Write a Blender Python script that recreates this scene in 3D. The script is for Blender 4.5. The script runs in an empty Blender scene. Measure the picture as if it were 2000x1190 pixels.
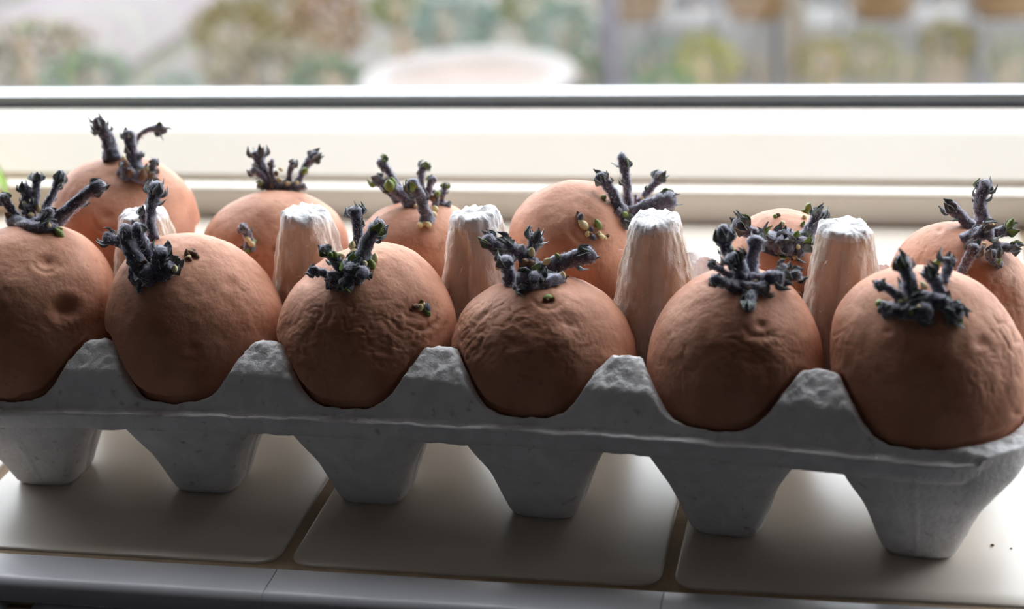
import bpy, math, random
import numpy as np
from mathutils import Vector, Matrix
from mathutils.bvhtree import BVHTree

# ------------------------------------------------------------------ camera numbers (millimetres)
F, PITCH, YAW, ROLL = 3400.64, 0.39242, -0.23135, -0.06620
EYE = np.array([107.285, -420.296, 221.753])
_fw = np.array([math.sin(YAW)*math.cos(PITCH), math.cos(YAW)*math.cos(PITCH), -math.sin(PITCH)])
_r0 = np.array([math.cos(YAW), -math.sin(YAW), 0.0]); _u0 = np.cross(_r0, _fw)
RT = math.cos(ROLL)*_r0 + math.sin(ROLL)*_u0
UP = -math.sin(ROLL)*_r0 + math.cos(ROLL)*_u0
FW = _fw
def ray(px, py): return FW + RT*(px-1000)/F + UP*(595-py)/F
def at_depth(px, py, d): return EYE + ray(px, py)*d
def on_y(px, py, Y):
    d = ray(px, py); return EYE + d*(Y-EYE[1])/d[1]
def on_z(px, py, Z):
    d = ray(px, py); return EYE + d*(Z-EYE[2])/d[2]
def project(P):
    d = np.asarray(P) - EYE; w = d@FW
    return np.stack([1000+F*(d@RT)/w, 595-F*(d@UP)/w], -1)
def depth(P): return float((np.asarray(P)-EYE)@FW)

S = bpy.context.scene
C = S.collection
cam = bpy.data.cameras.new('camera'); camo = bpy.data.objects.new('camera', cam); C.objects.link(camo)
M = Matrix(((RT[0], UP[0], -FW[0], EYE[0]*.001), (RT[1], UP[1], -FW[1], EYE[1]*.001), (RT[2], UP[2], -FW[2], EYE[2]*.001), (0, 0, 0, 1)))
camo.matrix_world = M
cam.sensor_width = 36; cam.lens = F/2000*36; cam.clip_start = .01; cam.clip_end = 200
cam.dof.use_dof = True; cam.dof.focus_distance = .448; cam.dof.aperture_fstop = 11
S.camera = camo

# ------------------------------------------------------------------ world: bright overcast sky
W = bpy.data.worlds.new('World'); S.world = W; W.use_nodes = True
nt = W.node_tree; nt.nodes.clear()
out = nt.nodes.new('ShaderNodeOutputWorld'); bg = nt.nodes.new('ShaderNodeBackground')
tc = nt.nodes.new('ShaderNodeTexCoord'); sp = nt.nodes.new('ShaderNodeSeparateXYZ'); cr = nt.nodes.new('ShaderNodeValToRGB')
nt.links.new(tc.outputs['Generated'], sp.inputs[0]); nt.links.new(sp.outputs['Z'], cr.inputs[0])
cr.color_ramp.elements[0].position = 0.0; cr.color_ramp.elements[0].color = (.84, .86, .93, 1)
cr.color_ramp.elements[1].position = .8; cr.color_ramp.elements[1].color = (1.0, .985, 1.06, 1)
nt.links.new(cr.outputs[0], bg.inputs[0]); bg.inputs[1].default_value = 9.8
nt.links.new(bg.outputs[0], out.inputs[0])
WX0, WX1, WZ0, WZ1, WY = -1000.0, 1080.0, 29.0, 680.0, 237.0     # clear opening of the window
# light portal filling the window opening: helps the sky find its way in, gives no light of its own
pl = bpy.data.lights.new('sky_portal', 'AREA'); pl.shape = 'RECTANGLE'; pl.size = (WX1-WX0)*.001; pl.size_y = (WZ1-WZ0)*.001
pl.cycles.is_portal = True
po = bpy.data.objects.new('sky_portal', pl); C.objects.link(po)
po.location = ((WX0+WX1)*.0005, .262, (WZ0+WZ1)*.0005); po.rotation_euler = (-math.pi/2, 0, 0)
S.view_settings.view_transform = 'Standard'; S.view_settings.look = 'None'; S.view_settings.gamma = 1
S.view_settings.use_curve_mapping = False
S.view_settings.exposure = 0.0
S.cycles.max_bounces = 10; S.cycles.diffuse_bounces = 6; S.cycles.transparent_max_bounces = 16
S.cycles.caustics_reflective = False; S.cycles.caustics_refractive = False

# ------------------------------------------------------------------ noise
def _h(ix, iy, iz, seed):
    n = (ix*374761393 + iy*668265263 + iz*2147483647 + seed*1274126177) & 0xFFFFFFFF
    n = ((n ^ (n >> 13))*1274126177) & 0xFFFFFFFF
    n = (n ^ (n >> 16)) & 0xFFFFFFFF
    n = (n*2246822519) & 0xFFFFFFFF
    n = n ^ (n >> 15)
    return (n & 0xFFFFFF)/float(0x7FFFFF) - 1.0
def noise(p, seed=0):
    p = np.asarray(p, float); i = np.floor(p).astype(np.int64); f = p - i; f = f*f*f*(f*(f*6-15)+10)
    r = 0
    for a in (0, 1):
        for b in (0, 1):
            for c in (0, 1):
                w = (f[..., 0] if a else 1-f[..., 0])*(f[..., 1] if b else 1-f[..., 1])*(f[..., 2] if c else 1-f[..., 2])
                r = r + w*_h(i[..., 0]+a, i[..., 1]+b, i[..., 2]+c, seed)
    return r
def fbm(p, o=3, seed=0):
    r = 0; a = 1; p = np.asarray(p, float)
    for k in range(o): r = r + a*noise(p, seed+k*7); p = p*2.03+1.7; a *= .5
    return r

# ------------------------------------------------------------------ mesh helpers
def mesh(name, V, quads=None, tris=None, ngons=None, mat=None, smooth=True, scale=.001, origin=None):
    V = np.asarray(V, float).reshape(-1, 3)
    if origin is not None: V = V - np.asarray(origin, float)
    V = V*scale
    me = bpy.data.meshes.new(name); me.vertices.add(len(V)); me.vertices.foreach_set('co', V.astype(np.float32).ravel())
    L = []; ls = []; n = 0
    for fa, k in ((quads, 4), (tris, 3)):
        if fa is not None and len(fa):
            fa = np.asarray(fa, np.int32).reshape(-1, k); L.append(fa.ravel()); ls.append(n+np.arange(len(fa))*k); n += fa.size
    for g in (ngons or []):
        L.append(np.asarray(g, np.int32)); ls.append(np.array([n])); n += len(g)
    L = np.concatenate(L).astype(np.int32); ls = np.concatenate(ls).astype(np.int32)
    me.loops.add(len(L)); me.loops.foreach_set('vertex_index', L)
    me.polygons.add(len(ls)); me.polygons.foreach_set('loop_start', ls)
    me.update(calc_edges=True); me.validate()
    me.polygons.foreach_set('use_smooth', np.full(len(me.polygons), smooth))
    if mat: me.materials.append(mat)
    return me
def link(name, me, parent=None, label=None):
    o = bpy.data.objects.new(name, me); C.objects.link(o)
    if parent: o.parent = parent
    if label: o['label'] = label
    return o
def thing(name, label, cat, loc=(0, 0, 0), group=None, scale=.001):
    o = bpy.data.objects.new(name, None); C.objects.link(o); o.location = tuple(np.asarray(loc, float)*scale)
    o.empty_display_size = .01
    tag(o, label, cat, group); return o
def tag(o, label=None, cat=None, group=None, kind=None):
    if label: o['label'] = label
    if cat: o['category'] = cat
    if group: o['group'] = group
    if kind: o['kind'] = kind
    return o
def grid_quads(nu, nv, wrapu=False, wrapv=False):
    a = np.arange(nu if wrapu else nu-1)[:, None]; b = np.arange(nv if wrapv else nv-1)[None, :]
    a1 = (a+1) % nu; b1 = (b+1) % nv
    q = np.stack([a*nv+b, a1*nv+b, a1*nv+b1, a*nv+b1], -1).reshape(-1, 4)
    return q
def box(x0, x1, y0, y1, z0, z1):
    V = [(x, y, z) for x in (x0, x1) for y in (y0, y1) for z in (z0, z1)]
    Q = [(0, 1, 3, 2), (4, 6, 7, 5), (0, 4, 5, 1), (2, 3, 7, 6), (0, 2, 6, 4), (1, 5, 7, 3)]
    return np.array(V, float), np.array(Q)
def boxes(lst):
    Vs = []; Qs = []; n = 0
    for b in lst:
        V, Q = box(*b); Vs.append(V); Qs.append(Q+n); n += 8
    return np.concatenate(Vs), np.concatenate(Qs)
def bevel(o, w, seg=2):
    m = o.modifiers.new('bevel', 'BEVEL'); m.width = w*.001; m.segments = seg; m.limit_method = 'ANGLE'
def catmull(P, n):
    P = np.asarray(P, float)
    if len(P) == 2: return P[0]+(P[1]-P[0])*np.linspace(0, 1, n)[:, None]
    Q = np.vstack([2*P[0]-P[1], P, 2*P[-1]-P[-2]]); o = []
    for t in np.linspace(0, len(P)-1, n):
        i = min(int(t), len(P)-2); f = t-i; a, b, c, d = Q[i:i+4]
        o.append(.5*((2*b)+(-a+c)*f+(2*a-5*b+4*c-d)*f*f+(-a+3*b-3*c+d)*f**3))
    return np.array(o)

# ------------------------------------------------------------------ materials
def mat(name, col, rough=.6, col2=None, nscale=50, bump=0, bscale=200, bdist=.0005, spec=.5, sheen=0, detail=4, coat=0, ramp=(.35, .65), rand=0, sheen_tint=None, trans=0, stretch=None, noise2=None, bump2=None):
    m = bpy.data.materials.new(name); m.use_nodes = True; n = m.node_tree; b = n.nodes['Principled BSDF']
    b.inputs['Roughness'].default_value = rough; b.inputs['Specular IOR Level'].default_value = spec
    b.inputs['Sheen Weight'].default_value = sheen; b.inputs['Coat Weight'].default_value = coat
    if sheen: b.inputs['Sheen Roughness'].default_value = .5
    if sheen_tint: b.inputs['Sheen Tint'].default_value = (*sheen_tint, 1)
    tcn = n.nodes.new('ShaderNodeTexCoord'); src = tcn.outputs['Object']
    if stretch:
        mp = n.nodes.new('ShaderNodeMapping'); mp.inputs['Scale'].default_value = stretch
        n.links.new(src, mp.inputs[0]); src = mp.outputs[0]
    b.inputs['Base Color'].default_value = (*col, 1)
    last = None
    if col2:
        nz = n.nodes.new('ShaderNodeTexNoise'); nz.inputs['Scale'].default_value = nscale; nz.inputs['Detail'].default_value = detail
        n.links.new(src, nz.inputs['Vector']); rp = n.nodes.new('ShaderNodeValToRGB')
        rp.color_ramp.elements[0].position = ramp[0]; rp.color_ramp.elements[1].position = ramp[1]
        rp.color_ramp.elements[0].color = (*col, 1); rp.color_ramp.elements[1].color = (*col2, 1)
        n.links.new(nz.outputs[0], rp.inputs[0]); last = rp.outputs[0]
        if noise2:      # (colour, scale, lo, hi): a second, sparser layer
            n2 = n.nodes.new('ShaderNodeTexNoise'); n2.inputs['Scale'].default_value = noise2[1]; n2.inputs['Detail'].default_value = 3
            n.links.new(src, n2.inputs['Vector']); mr = n.nodes.new('ShaderNodeMapRange')
            mr.inputs[1].default_value = noise2[2]; mr.inputs[2].default_value = noise2[3]
            n.links.new(n2.outputs[0], mr.inputs[0]); mx = n.nodes.new('ShaderNodeMix'); mx.data_type = 'RGBA'
            n.links.new(mr.outputs[0], mx.inputs['Factor']); n.links.new(last, mx.inputs['A']); mx.inputs['B'].default_value = (*noise2[0], 1)
            last = mx.outputs['Result']
        if rand:
            oi = n.nodes.new('ShaderNodeObjectInfo'); hs = n.nodes.new('ShaderNodeHueSaturation')
            mr = n.nodes.new('ShaderNodeMapRange'); mr.inputs[3].default_value = 1-rand; mr.inputs[4].default_value = 1+rand
            n.links.new(oi.outputs['Random'], mr.inputs[0]); n.links.new(mr.outputs[0], hs.inputs['Value']); n.links.new(last, hs.inputs['Color']); last = hs.outputs[0]
        n.links.new(last, b.inputs['Base Color'])
    if bump:
        nb = n.nodes.new('ShaderNodeTexNoise'); nb.inputs['Scale'].default_value = bscale; nb.inputs['Detail'].default_value = 5
        n.links.new(src, nb.inputs['Vector']); bp = n.nodes.new('ShaderNodeBump'); bp.inputs['Strength'].default_value = bump
        bp.inputs['Distance'].default_value = bdist; n.links.new(nb.outputs[0], bp.inputs['Height'])
        if bump2:       # (scale, strength, distance)
            nc = n.nodes.new('ShaderNodeTexNoise'); nc.inputs['Scale'].default_value = bump2[0]; nc.inputs['Detail'].default_value = 4; nc.inputs['Distortion'].default_value = 1.5
            n.links.new(src, nc.inputs['Vector']); b2 = n.nodes.new('ShaderNodeBump'); b2.inputs['Strength'].default_value = bump2[1]; b2.inputs['Distance'].default_value = bump2[2]
            n.links.new(nc.outputs[0], b2.inputs['Height']); n.links.new(bp.outputs[0], b2.inputs['Normal']); bp = b2
        n.links.new(bp.outputs[0], b.inputs['Normal'])
    return m
M_SKIN = mat('potato_skin', (.38, .155, .085), .66, (.55, .265, .165), 70, .5, 900, .00025, .35, noise2=((.33, .15, .085), 260, .62, .74), rand=.05, bump2=(2600, .35, .00012))
M_PULP = mat('moulded_pulp', (.76, .75, .76), .92, (.86, .85, .86), 180, .8, 700, .0005, .2, bump2=(2600, .6, .0002), noise2=((.50, .46, .42), 330, .64, .76))
M_PULP_T = mat('moulded_pulp_bounce', (.66, .55, .45), .92, (.80, .74, .69), 130, .9, 500, .0007, .2, stretch=(1, 1, .35), bump2=(2400, .7, .0003), noise2=((.85, .83, .82), 240, .55, .66))  # tan for the posts: warm bounce from the potatoes put into the pulp colour
M_SPROUT = mat('sprout_flesh', (.030, .024, .045), .6, (.12, .115, .15), 700, .7, 1500, .0003, .35, sheen=.85, sheen_tint=(.8, .82, .95), rand=.25, noise2=(( .07, .045, .075), 500, .52, .62))
M_LEAF = mat('sprout_leaf', (.06, .072, .062), .55, (.20, .215, .21), 600, .6, 1800, .0003, .35, sheen=.6, sheen_tint=(.8, .85, .9), rand=.3)
M_GREEN = mat('green_tip', (.13, .19, .04), .5, (.22, .30, .07), 500, .3, 1500, .0002, .4)
M_BUD = mat('cream_bud', (.55, .45, .20), .5, (.72, .62, .38), 500, .3, 1500, .0002, .4)
M_BROWN = mat('brown_bud', (.13, .065, .045), .7, (.30, .17, .09), 500, .6, 1500, .0003, .3)
M_FUZZ = mat('pale_fuzz', (.78, .78, .84), .8, spec=.1)
M_TILE = mat('cream_tile', (.56, .495, .42), .32, (.59, .525, .455), 20, .06, 30, .001, .4)
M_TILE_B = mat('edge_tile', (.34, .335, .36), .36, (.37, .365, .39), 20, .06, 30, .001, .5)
M_GROUT = mat('grout', (.27, .19, .12), .9, (.36, .27, .18), 90, .6, 600, .0005, .2)
M_PAINT = mat('cream_paint', (.71, .645, .555), .36, (.73, .67, .585), 12, .05, 40, .0006, .45)
M_GASKET = mat('black_gasket', (.008, .009, .014), .8, spec=.1)
M_ALU = mat('spacer', (.62, .65, .72), .35, spec=.6)
M_WALL = mat('cream_wall', (.46, .46, .48), .9, (.48, .48, .50), 4, .2, 60, .001, .2)
M_CEIL = mat('ceiling_paint', (.40, .39, .38), .9)
M_FLOOR = mat('wood_floor', (.08, .05, .035), .6, (.10, .065, .045), 6, stretch=(1, 8, 1))
M_OUT = mat('outer_render', (.5, .47, .43), .9)
def glass():
    m = bpy.data.materials.new('window_glass'); m.use_nodes = True; n = m.node_tree; n.nodes.clear()
    o = n.nodes.new('ShaderNodeOutputMaterial'); mx = n.nodes.new('ShaderNodeMixShader'); fr = n.nodes.new('ShaderNodeFresnel'); fr.inputs[0].default_value = 1.45
    t = n.nodes.new('ShaderNodeBsdfTransparent'); t.inputs[0].default_value = (.96, .975, .97, 1); g = n.nodes.new('ShaderNodeBsdfGlossy'); g.inputs['Roughness'].default_value = .02
    gm = n.nodes.new('ShaderNodeNewGeometry'); ms = n.nodes.new('ShaderNodeMath'); ms.operation = 'SUBTRACT'; ms.inputs[0].default_value = 1; n.links.new(gm.outputs['Backfacing'], ms.inputs[1])
    mu = n.nodes.new('ShaderNodeMath'); mu.operation = 'MULTIPLY'; n.links.new(fr.outputs[0], mu.inputs[0]); n.links.new(ms.outputs[0], mu.inputs[1])
    n.links.new(mu.outputs[0], mx.inputs[0]); n.links.new(t.outputs[0], mx.inputs[1]); n.links.new(g.outputs[0], mx.inputs[2]); n.links.new(mx.outputs[0], o.inputs[0]); return m
M_GLASS = glass()

# ------------------------------------------------------------------ room shell
RX0, RX1, RY0, RZ0, RZ1 = -1700, 1900, -3300, -930, 1500
def struct(name, lst, m, label):
    V, Q = boxes(lst); o = link(name, mesh(name, V, Q, mat=m, smooth=False)); tag(o, label, None, None, 'structure'); return o
struct('floor', [(RX0, RX1, RY0, -82, RZ0-60, RZ0)], M_FLOOR, 'brown wooden kitchen floor')
struct('ceiling', [(RX0, RX1, RY0, -82, RZ1, RZ1+60)], M_CEIL, 'off-white ceiling')
struct('wall_left', [(RX0-80, RX0, RY0, -82, RZ0-60, RZ1+60)], M_WALL, 'cream left wall')
struct('wall_right', [(RX1, RX1+80, RY0, -82, RZ0-60, RZ1+60)], M_WALL, 'cream right wall')
struct('wall_back', [(RX0-80, RX1+80, RY0-80, RY0, RZ0-60, RZ1+60)], M_WALL, 'cream wall behind the viewer')
FX0, FX1, FZ1 = WX0-60, WX1+60, WZ1+60           # outside of the frame
struct('wall_front', [(RX0-80, FX0, -82, 300, RZ0-400, RZ1+60), (FX1, RX1+80, -82, 300, RZ0-400, RZ1+60),
                      (FX0, FX1, -82, 300, FZ1, RZ1+60), (FX0, FX1, -76, 300, RZ0-400, -9)], M_WALL, 'cream wall around the window recess')

# tiled sill: grout bed with its tiles
V, Q = boxes([(FX0, FX1, -79, 184, -9, -.6), (FX0, FX1, -80.5, -76, -260, -9)])
sill = link('trim_1', mesh('trim_1', V, Q, mat=M_GROUT, smooth=False)); tag(sill, 'tiled window sill with brown grout', None, None, 'structure')
def slab(x0, x1, y0, y1, r, zt=0., th=6., flip=False, e=1.0, seg=5, rs=(1, 1, 1, 1)):
    """rounded-corner tile, top at zt; returns verts, quads, ngons (x,y plane)"""
    def ring(ins, z):
        o = []
        for k, (cx, cy, a0) in enumerate(((x1, y1, 0), (x0, y1, 90), (x0, y0, 180), (x1, y0, 270))):
            rr = max(r*rs[k], .8)
            cx_ = cx-(rr if cx == x1 else -rr); cy_ = cy-(rr if cy == y1 else -rr); q = max(rr-ins, .05)
            dx = (ins if rr <= ins else 0)
            for s in range(seg+1):
                a = math.radians(a0+90*s/seg); o.append((cx_+q*math.cos(a), cy_+q*math.sin(a), z))
        return o
    V = ring(0, zt-th)+ring(0, zt-e)+ring(.3*e, zt-.3*e)+ring(e, zt)
    n = 4*(seg+1); Q = []
    for k in range(3):
        for i in range(n): Q.append((k*n+i, k*n+(i+1) % n, (k+1)*n+(i+1) % n, (k+1)*n+i))
    return np.array(V), np.array(Q), [list(range(3*n, 4*n)), list(range(n-1, -1, -1))]
PT = 96.2; J0 = -39.3
for k in range(-12, 13):
    xa = J0+PT*k+1.5; xb = J0+PT*(k+1)-1.5
    if xb < FX0 or xa > FX1: continue
    xa = max(xa, FX0+.5); xb = min(xb, FX1-.5)
    if xb-xa < 8: continue
    for (ya, yb, rs) in ((-67.2, 27.2, (1, 1, 1, 1)), (31, 125.4, (1, 1, 1, 1)), (129.2, 183.4, (.2, .2, 1, 1))):
        V, Q, N = slab(xa, xb, ya, yb, 6.0, e=.7, rs=rs)
        link('tile', mesh('tile', V, Q, ngons=N, mat=M_TILE), sill)
    # narrow rounded edge tile along the front
    prof = [(-69.0, -6), (-69.0, -.9), (-69.3, -.3), (-70.0, 0)]+[(-79.5-3.5*math.sin(a), -3.5+3.5*math.cos(a)) for a in np.linspace(0, math.pi/2, 8)]+[(-83, -5.2), (-82.4, -6), (-80, -6)]
    xs = [xa-1.6, xa-1.3, xb+1.3, xb+1.6]
    V = [(x, y, z) for x in xs for (y, z) in prof]; n = len(prof)
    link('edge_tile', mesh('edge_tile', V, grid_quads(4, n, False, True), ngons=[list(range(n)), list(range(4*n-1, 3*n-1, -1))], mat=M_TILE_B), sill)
    # wall tiles beneath
    for j in range(2):
        V, Q, N = slab(xa+30, xb+30, -6.9-j*98-94, -6.9-j*98, 6.5, e=1.3)
        V = np.stack([V[:, 0], -81.5-V[:, 2]*1.0, V[:, 1]], -1)
        V[:, 1] = -81.9-(V[:, 2]*0) + 0 - 0 + (-(np.concatenate([V[:, 1]])+81.5))*-1 if False else V[:, 1]
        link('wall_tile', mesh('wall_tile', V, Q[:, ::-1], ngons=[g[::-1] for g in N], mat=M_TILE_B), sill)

# ------------------------------------------------------------------ window
win = bpy.data.objects.new('window_1', None); C.objects.link(win); tag(win, 'cream painted window with one clear pane', None, None, 'structure')
prof = [(183.7, -8), (183.7, 9.6), (184.1, 10.8), (185.2, 11.4), (192.6, 11.5), (193.0, 11.9), (193.0, 13.2), (193.6, 14.0), (212.2, 25.2), (214.0, 26.0), (232.6, 28.9), (233.6, 29.4), (233.9, 29.2), (234.0, 25.5), (257, 25.5), (260, 24), (285, 16), (300, 11), (300, -8)]
def sweep(profile, a, b, fn):
    n = len(profile); V = [fn(t, y, z) for t in (a, b) for (y, z) in profile]
    return mesh('rail', V, grid_quads(2, n, False, True), ngons=[list(range(n)), list(range(2*n-1, n-1, -1))], mat=M_PAINT, smooth=False)
rail = link('bottom_rail', sweep(prof, FX0, FX1, lambda t, y, z: (t, y, z)), win, 'cream bottom rail with stepped mouldings'); bevel(rail, .35)
for s in (0, 1):
    pr = [(y, z) for (y, z) in prof]
    fn = (lambda t, y, z: (WX0-29+z, y, t)) if s == 0 else (lambda t, y, z: (WX1+29-z, y, t))
    link('jamb', sweep(pr, 12, FZ1, fn), win)
link('head_rail', sweep(prof, FX0, FX1, lambda t, y, z: (t, y, WZ1+29-z)), win)
V, Q = boxes([(WX0, WX1, 232.9, 235.2, 27.4, 30.3), (WX0, WX1, 233.4, 236, WZ1-2, WZ1), (WX0-1, WX0+2, 233.4, 236, 28, WZ1), (WX1-2, WX1+1, 233.4, 236, 28, WZ1)])
link('gasket', mesh('gasket', V, Q, mat=M_GASKET, smooth=False), win, 'black rubber gasket line')
V, Q = boxes([(WX0, WX1, 240.5, 251, 25.4, 32.5), (WX0, WX1, 240.5, 252, WZ1-6, WZ1), (WX0, WX0+6, 240.5, 251, 32.5, WZ1-6), (WX1-6, WX1, 240.5, 251, 32.5, WZ1-6)])
link('spacer_bar', mesh('spacer_bar', V, Q, mat=M_ALU, smooth=False), win, 'silver spacer bar between the panes')
for y in (236.2, 252.4):
    V, Q = boxes([(WX0, WX1, y, y+4, 25.8, WZ1)]); link('pane', mesh('pane', V, Q, mat=M_GLASS, smooth=False), win)

# ------------------------------------------------------------------ egg carton
AY, BY, AZ, BZ = -.059927, -.30275e-3, .016632, -.05841e-3
P = 48.0
def bend(p):
    p = np.asarray(p, float); x, y, z = p[..., 0], p[..., 1], p[..., 2]
    return np.stack([x-y*AY-y*2*BY*x, y+AY*x+BY*x*x, z+(AZ*x+BZ*x*x)*np.clip(z/30, 0, 1)], -1)
def unbend(w):
    w = np.asarray(w, float); p = w.copy()
    for _ in range(6): p = p+(w-bend(p))
    return p
ZR, EX, EYY, CR = 31.5, 147.5, 50.0, 25.0
MR, MY = 22.9, 23.6            # mouth radius, cell centre offset
XC = [(i-2.5)*P for i in range(6)]; XB = [(i-2)*P for i in range(5)]
def sstep(a, b, x): t = np.clip((x-a)/(b-a), 0, 1); return t*t*(3-2*t)
def smin(a, b, k): h = np.clip(.5+.5*(b-a)/k, 0, 1); return b+(a-b)*h-k*h*(1-h)
def web(x, y):
    """height of the pulp sheet between the cups, without the posts"""
    ay = np.abs(y); z = np.full_like(x, ZR)
    for xb in XB:
        jx = .6*math.sin(xb*1.7); dx = np.abs(x-xb-jx)
        G = np.interp(dx, [0, 3, 5, 7.5, 9.5, 11.5, 14, 18], [13.9, 13.1, 11.6, 8.8, 5.9, 3.2, 1.0, 0])
        Fr = smin((46.9-ay)*2.7, 7.6+(43.9-ay)*.85, 1.0); Bk = (ay-24)*1.15
        B = smin(smin(G, Fr, 1.6), Bk, 2.5); z = z+np.clip(B+.35, 0, None)
    z = z-4.5*sstep(30, 20, ay)*0
    p = np.stack([x*.35, y*.35, z*.2], -1)
    z = z+.28*fbm(p, 2, 3)+.42*fbm(np.stack([x*.75, y*.9, z*.4], -1), 2, 9)*sstep(38.5, 41, z)
    return z
def rho(x, y):
    r = np.full_like(x, 9.); k = np.zeros(x.shape, int)
    for i, xc in enumerate(XC):
        for s in (-1, 1):
            q = np.hypot(x-xc, y-s*MY)/MR
            m = q < r; r = np.where(m, q, r); k = np.where(m, i*2+(s > 0), k)
    return r, k
st = .62
gx = np.linspace(-EX, EX, int(2*EX/st)); gy = np.linspace(-EYY, EYY, int(2*EYY/st))
X, Y = np.meshgrid(gx, gy, indexing='ij')
# rounded outline
cx = np.clip(X, -EX+CR, EX-CR); cy = np.clip(Y, -EYY+CR, EYY-CR)
inx = (np.abs(X) > EX-CR) & (np.abs(Y) > EYY-CR)
ddx = X-cx; ddy = Y-cy; mm = np.maximum(np.abs(ddx), np.abs(ddy))/np.maximum(np.hypot(ddx, ddy), 1e-6)
mm = 1+(mm-1)*np.clip(np.maximum(np.abs(ddx), np.abs(ddy))/CR, 0, 1)
X = np.where(inx, cx+ddx*mm, X); Y = np.where(inx, cy+ddy*mm, Y)
R_, K_ = rho(X, Y)
near = (np.abs(R_-1)*MR < .5*st*1.45)
cxk = np.array([XC[k//2] for k in range(12)])[K_]; cyk = np.array([MY if k % 2 else -MY for k in range(12)])[K_]
X = np.where(near, cxk+(X-cxk)/R_, X); Y = np.where(near, cyk+(Y-cyk)/R_, Y)
R_, K_ = rho(X, Y)
Z = web(X, Y)
edge = np.minimum(EX-np.abs(X), EYY-np.abs(Y))
Z = Z+.25*noise(np.stack([X*.12, Y*.12, X*0], -1), 21)
nu, nv = X.shape
V = np.stack([X, Y, Z], -1).reshape(-1, 3)
Qd = grid_quads(nu, nv)
cen = V[Qd].mean(1); rc, _ = rho(cen[:, 0], cen[:, 1])
keep = rc > 1.0; Qd = Qd[keep]; cen = cen[keep]
carton = thing('egg_carton', 'open grey moulded pulp egg carton tray with twelve cups holding the seed potatoes', 'egg carton', (0, 0, 0))
def submesh(name, faces, m, solid=.9, label=None):
    u, inv = np.unique(faces.ravel(), return_inverse=True)
    o = link(name, mesh(name, bend(V[u]), inv.reshape(-1, 4), mat=m), carton, label)
    if solid:
        md = o.modifiers.new('thickness', 'SOLIDIFY'); md.thickness = solid*.001; md.offset = -1
    return o
Vn = np.zeros_like(V); fn = np.cross(V[Qd[:, 1]]-V[Qd[:, 0]], V[Qd[:, 2]]-V[Qd[:, 0]])
for c in range(4): np.add.at(Vn, Qd[:, c], fn)
Vn /= np.linalg.norm(Vn, axis=1)[:, None]+1e-9
Vn[Vn[:, 2] < 0] *= -1
def skin(name, faces, m, under=None, label=None):
    u, inv = np.unique(faces.ravel(), return_inverse=True); f = inv.reshape(-1, 4); vv = bend(V[u]); nn = Vn[u]
    if under is not None:
        u2, i2 = np.unique(under.ravel(), return_inverse=True)
        f = np.concatenate([f, i2.reshape(-1, 4)[:, ::-1]+len(u)]); vv = np.concatenate([vv, bend(V[u2]-Vn[u2]*.9)]); nn = np.concatenate([nn, -Vn[u2]])
    me = mesh(name, vv, f, mat=m)
    if len(me.vertices) == len(nn): me.normals_split_custom_set_from_vertices(nn.tolist())
    return link(name, me, carton, label)
used = np.zeros(len(Qd), bool)
for xb in XB:
    for s in (-1, 1):
        m = (np.abs(cen[:, 0]-xb) < 15) & (cen[:, 1]*s > 26) & (cen[:, 1]*s < 47.2)
        skin('saddle', Qd[m], M_PULP); used |= m
skin('rim', Qd[~used], M_PULP, Qd, label='flat rim and web between the cups')
# turned-down lip around the outline
def outline(n=900):
    o = []
    per = []
    for (cx_, cy_, a0) in ((EX-CR, -EYY+CR, -90), (EX-CR, EYY-CR, 0), (-EX+CR, EYY-CR, 90), (-EX+CR, -EYY+CR, 180)):
        for s in np.linspace(0, 90, 40):
            a = math.radians(a0+s); per.append((cx_+CR*math.cos(a), cy_+CR*math.sin(a)))
    per = np.array(per+[per[0]]); L = np.concatenate([[0], np.cumsum(np.hypot(*np.diff(per, axis=0).T))])
    t = np.linspace(0, L[-1], n, endpoint=False)
    return np.stack([np.interp(t, L, per[:, 0]), np.interp(t, L, per[:, 1])], -1)
O = outline(); nO = len(O)
cenO = np.stack([np.clip(O[:, 0], -EX+CR, EX-CR), np.clip(O[:, 1], -EYY+CR, EYY-CR)], -1)
nrm = O-cenO; nrm /= np.maximum(np.linalg.norm(nrm, axis=1), 1e-6)[:, None]
zt = web(O[:, 0], O[:, 1])+.25*noise(np.stack([O[:, 0]*.12, O[:, 1]*.12, O[:, 0]*0], -1), 21)
wob = .25*noise(np.stack([O[:, 0]*.25, O[:, 1]*.25, O[:, 0]*0], -1), 31)+.12*noise(np.stack([O[:, 0]*1.3, O[:, 1]*1.3, O[:, 0]*0], -1), 33)
rows = []
for (off, dz) in ((-.8, .0), (-.1, .05), (.35, -.2), (.4, -.6), (.05, -1.2), (-.2, -3.0), (-.9, -5.2), (-1.9, -5.2), (-1.3, -3), (-1.0, -.9)):
    q = O+nrm*(off+wob*(.8 if dz > -2 else .3))[:, None] if isinstance(wob, np.ndarray) else O
    rows.append(np.stack([q[:, 0], q[:, 1], zt+dz+wob*.5], -1))
VV = bend(np.stack(rows, 0).reshape(-1, 3))
lip = link('rim_lip', mesh('rim_lip', VV, grid_quads(len(rows), nO, True, True)[:, ::-1], mat=M_PULP), carton, 'rough turned-down outer edge of the tray')
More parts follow.
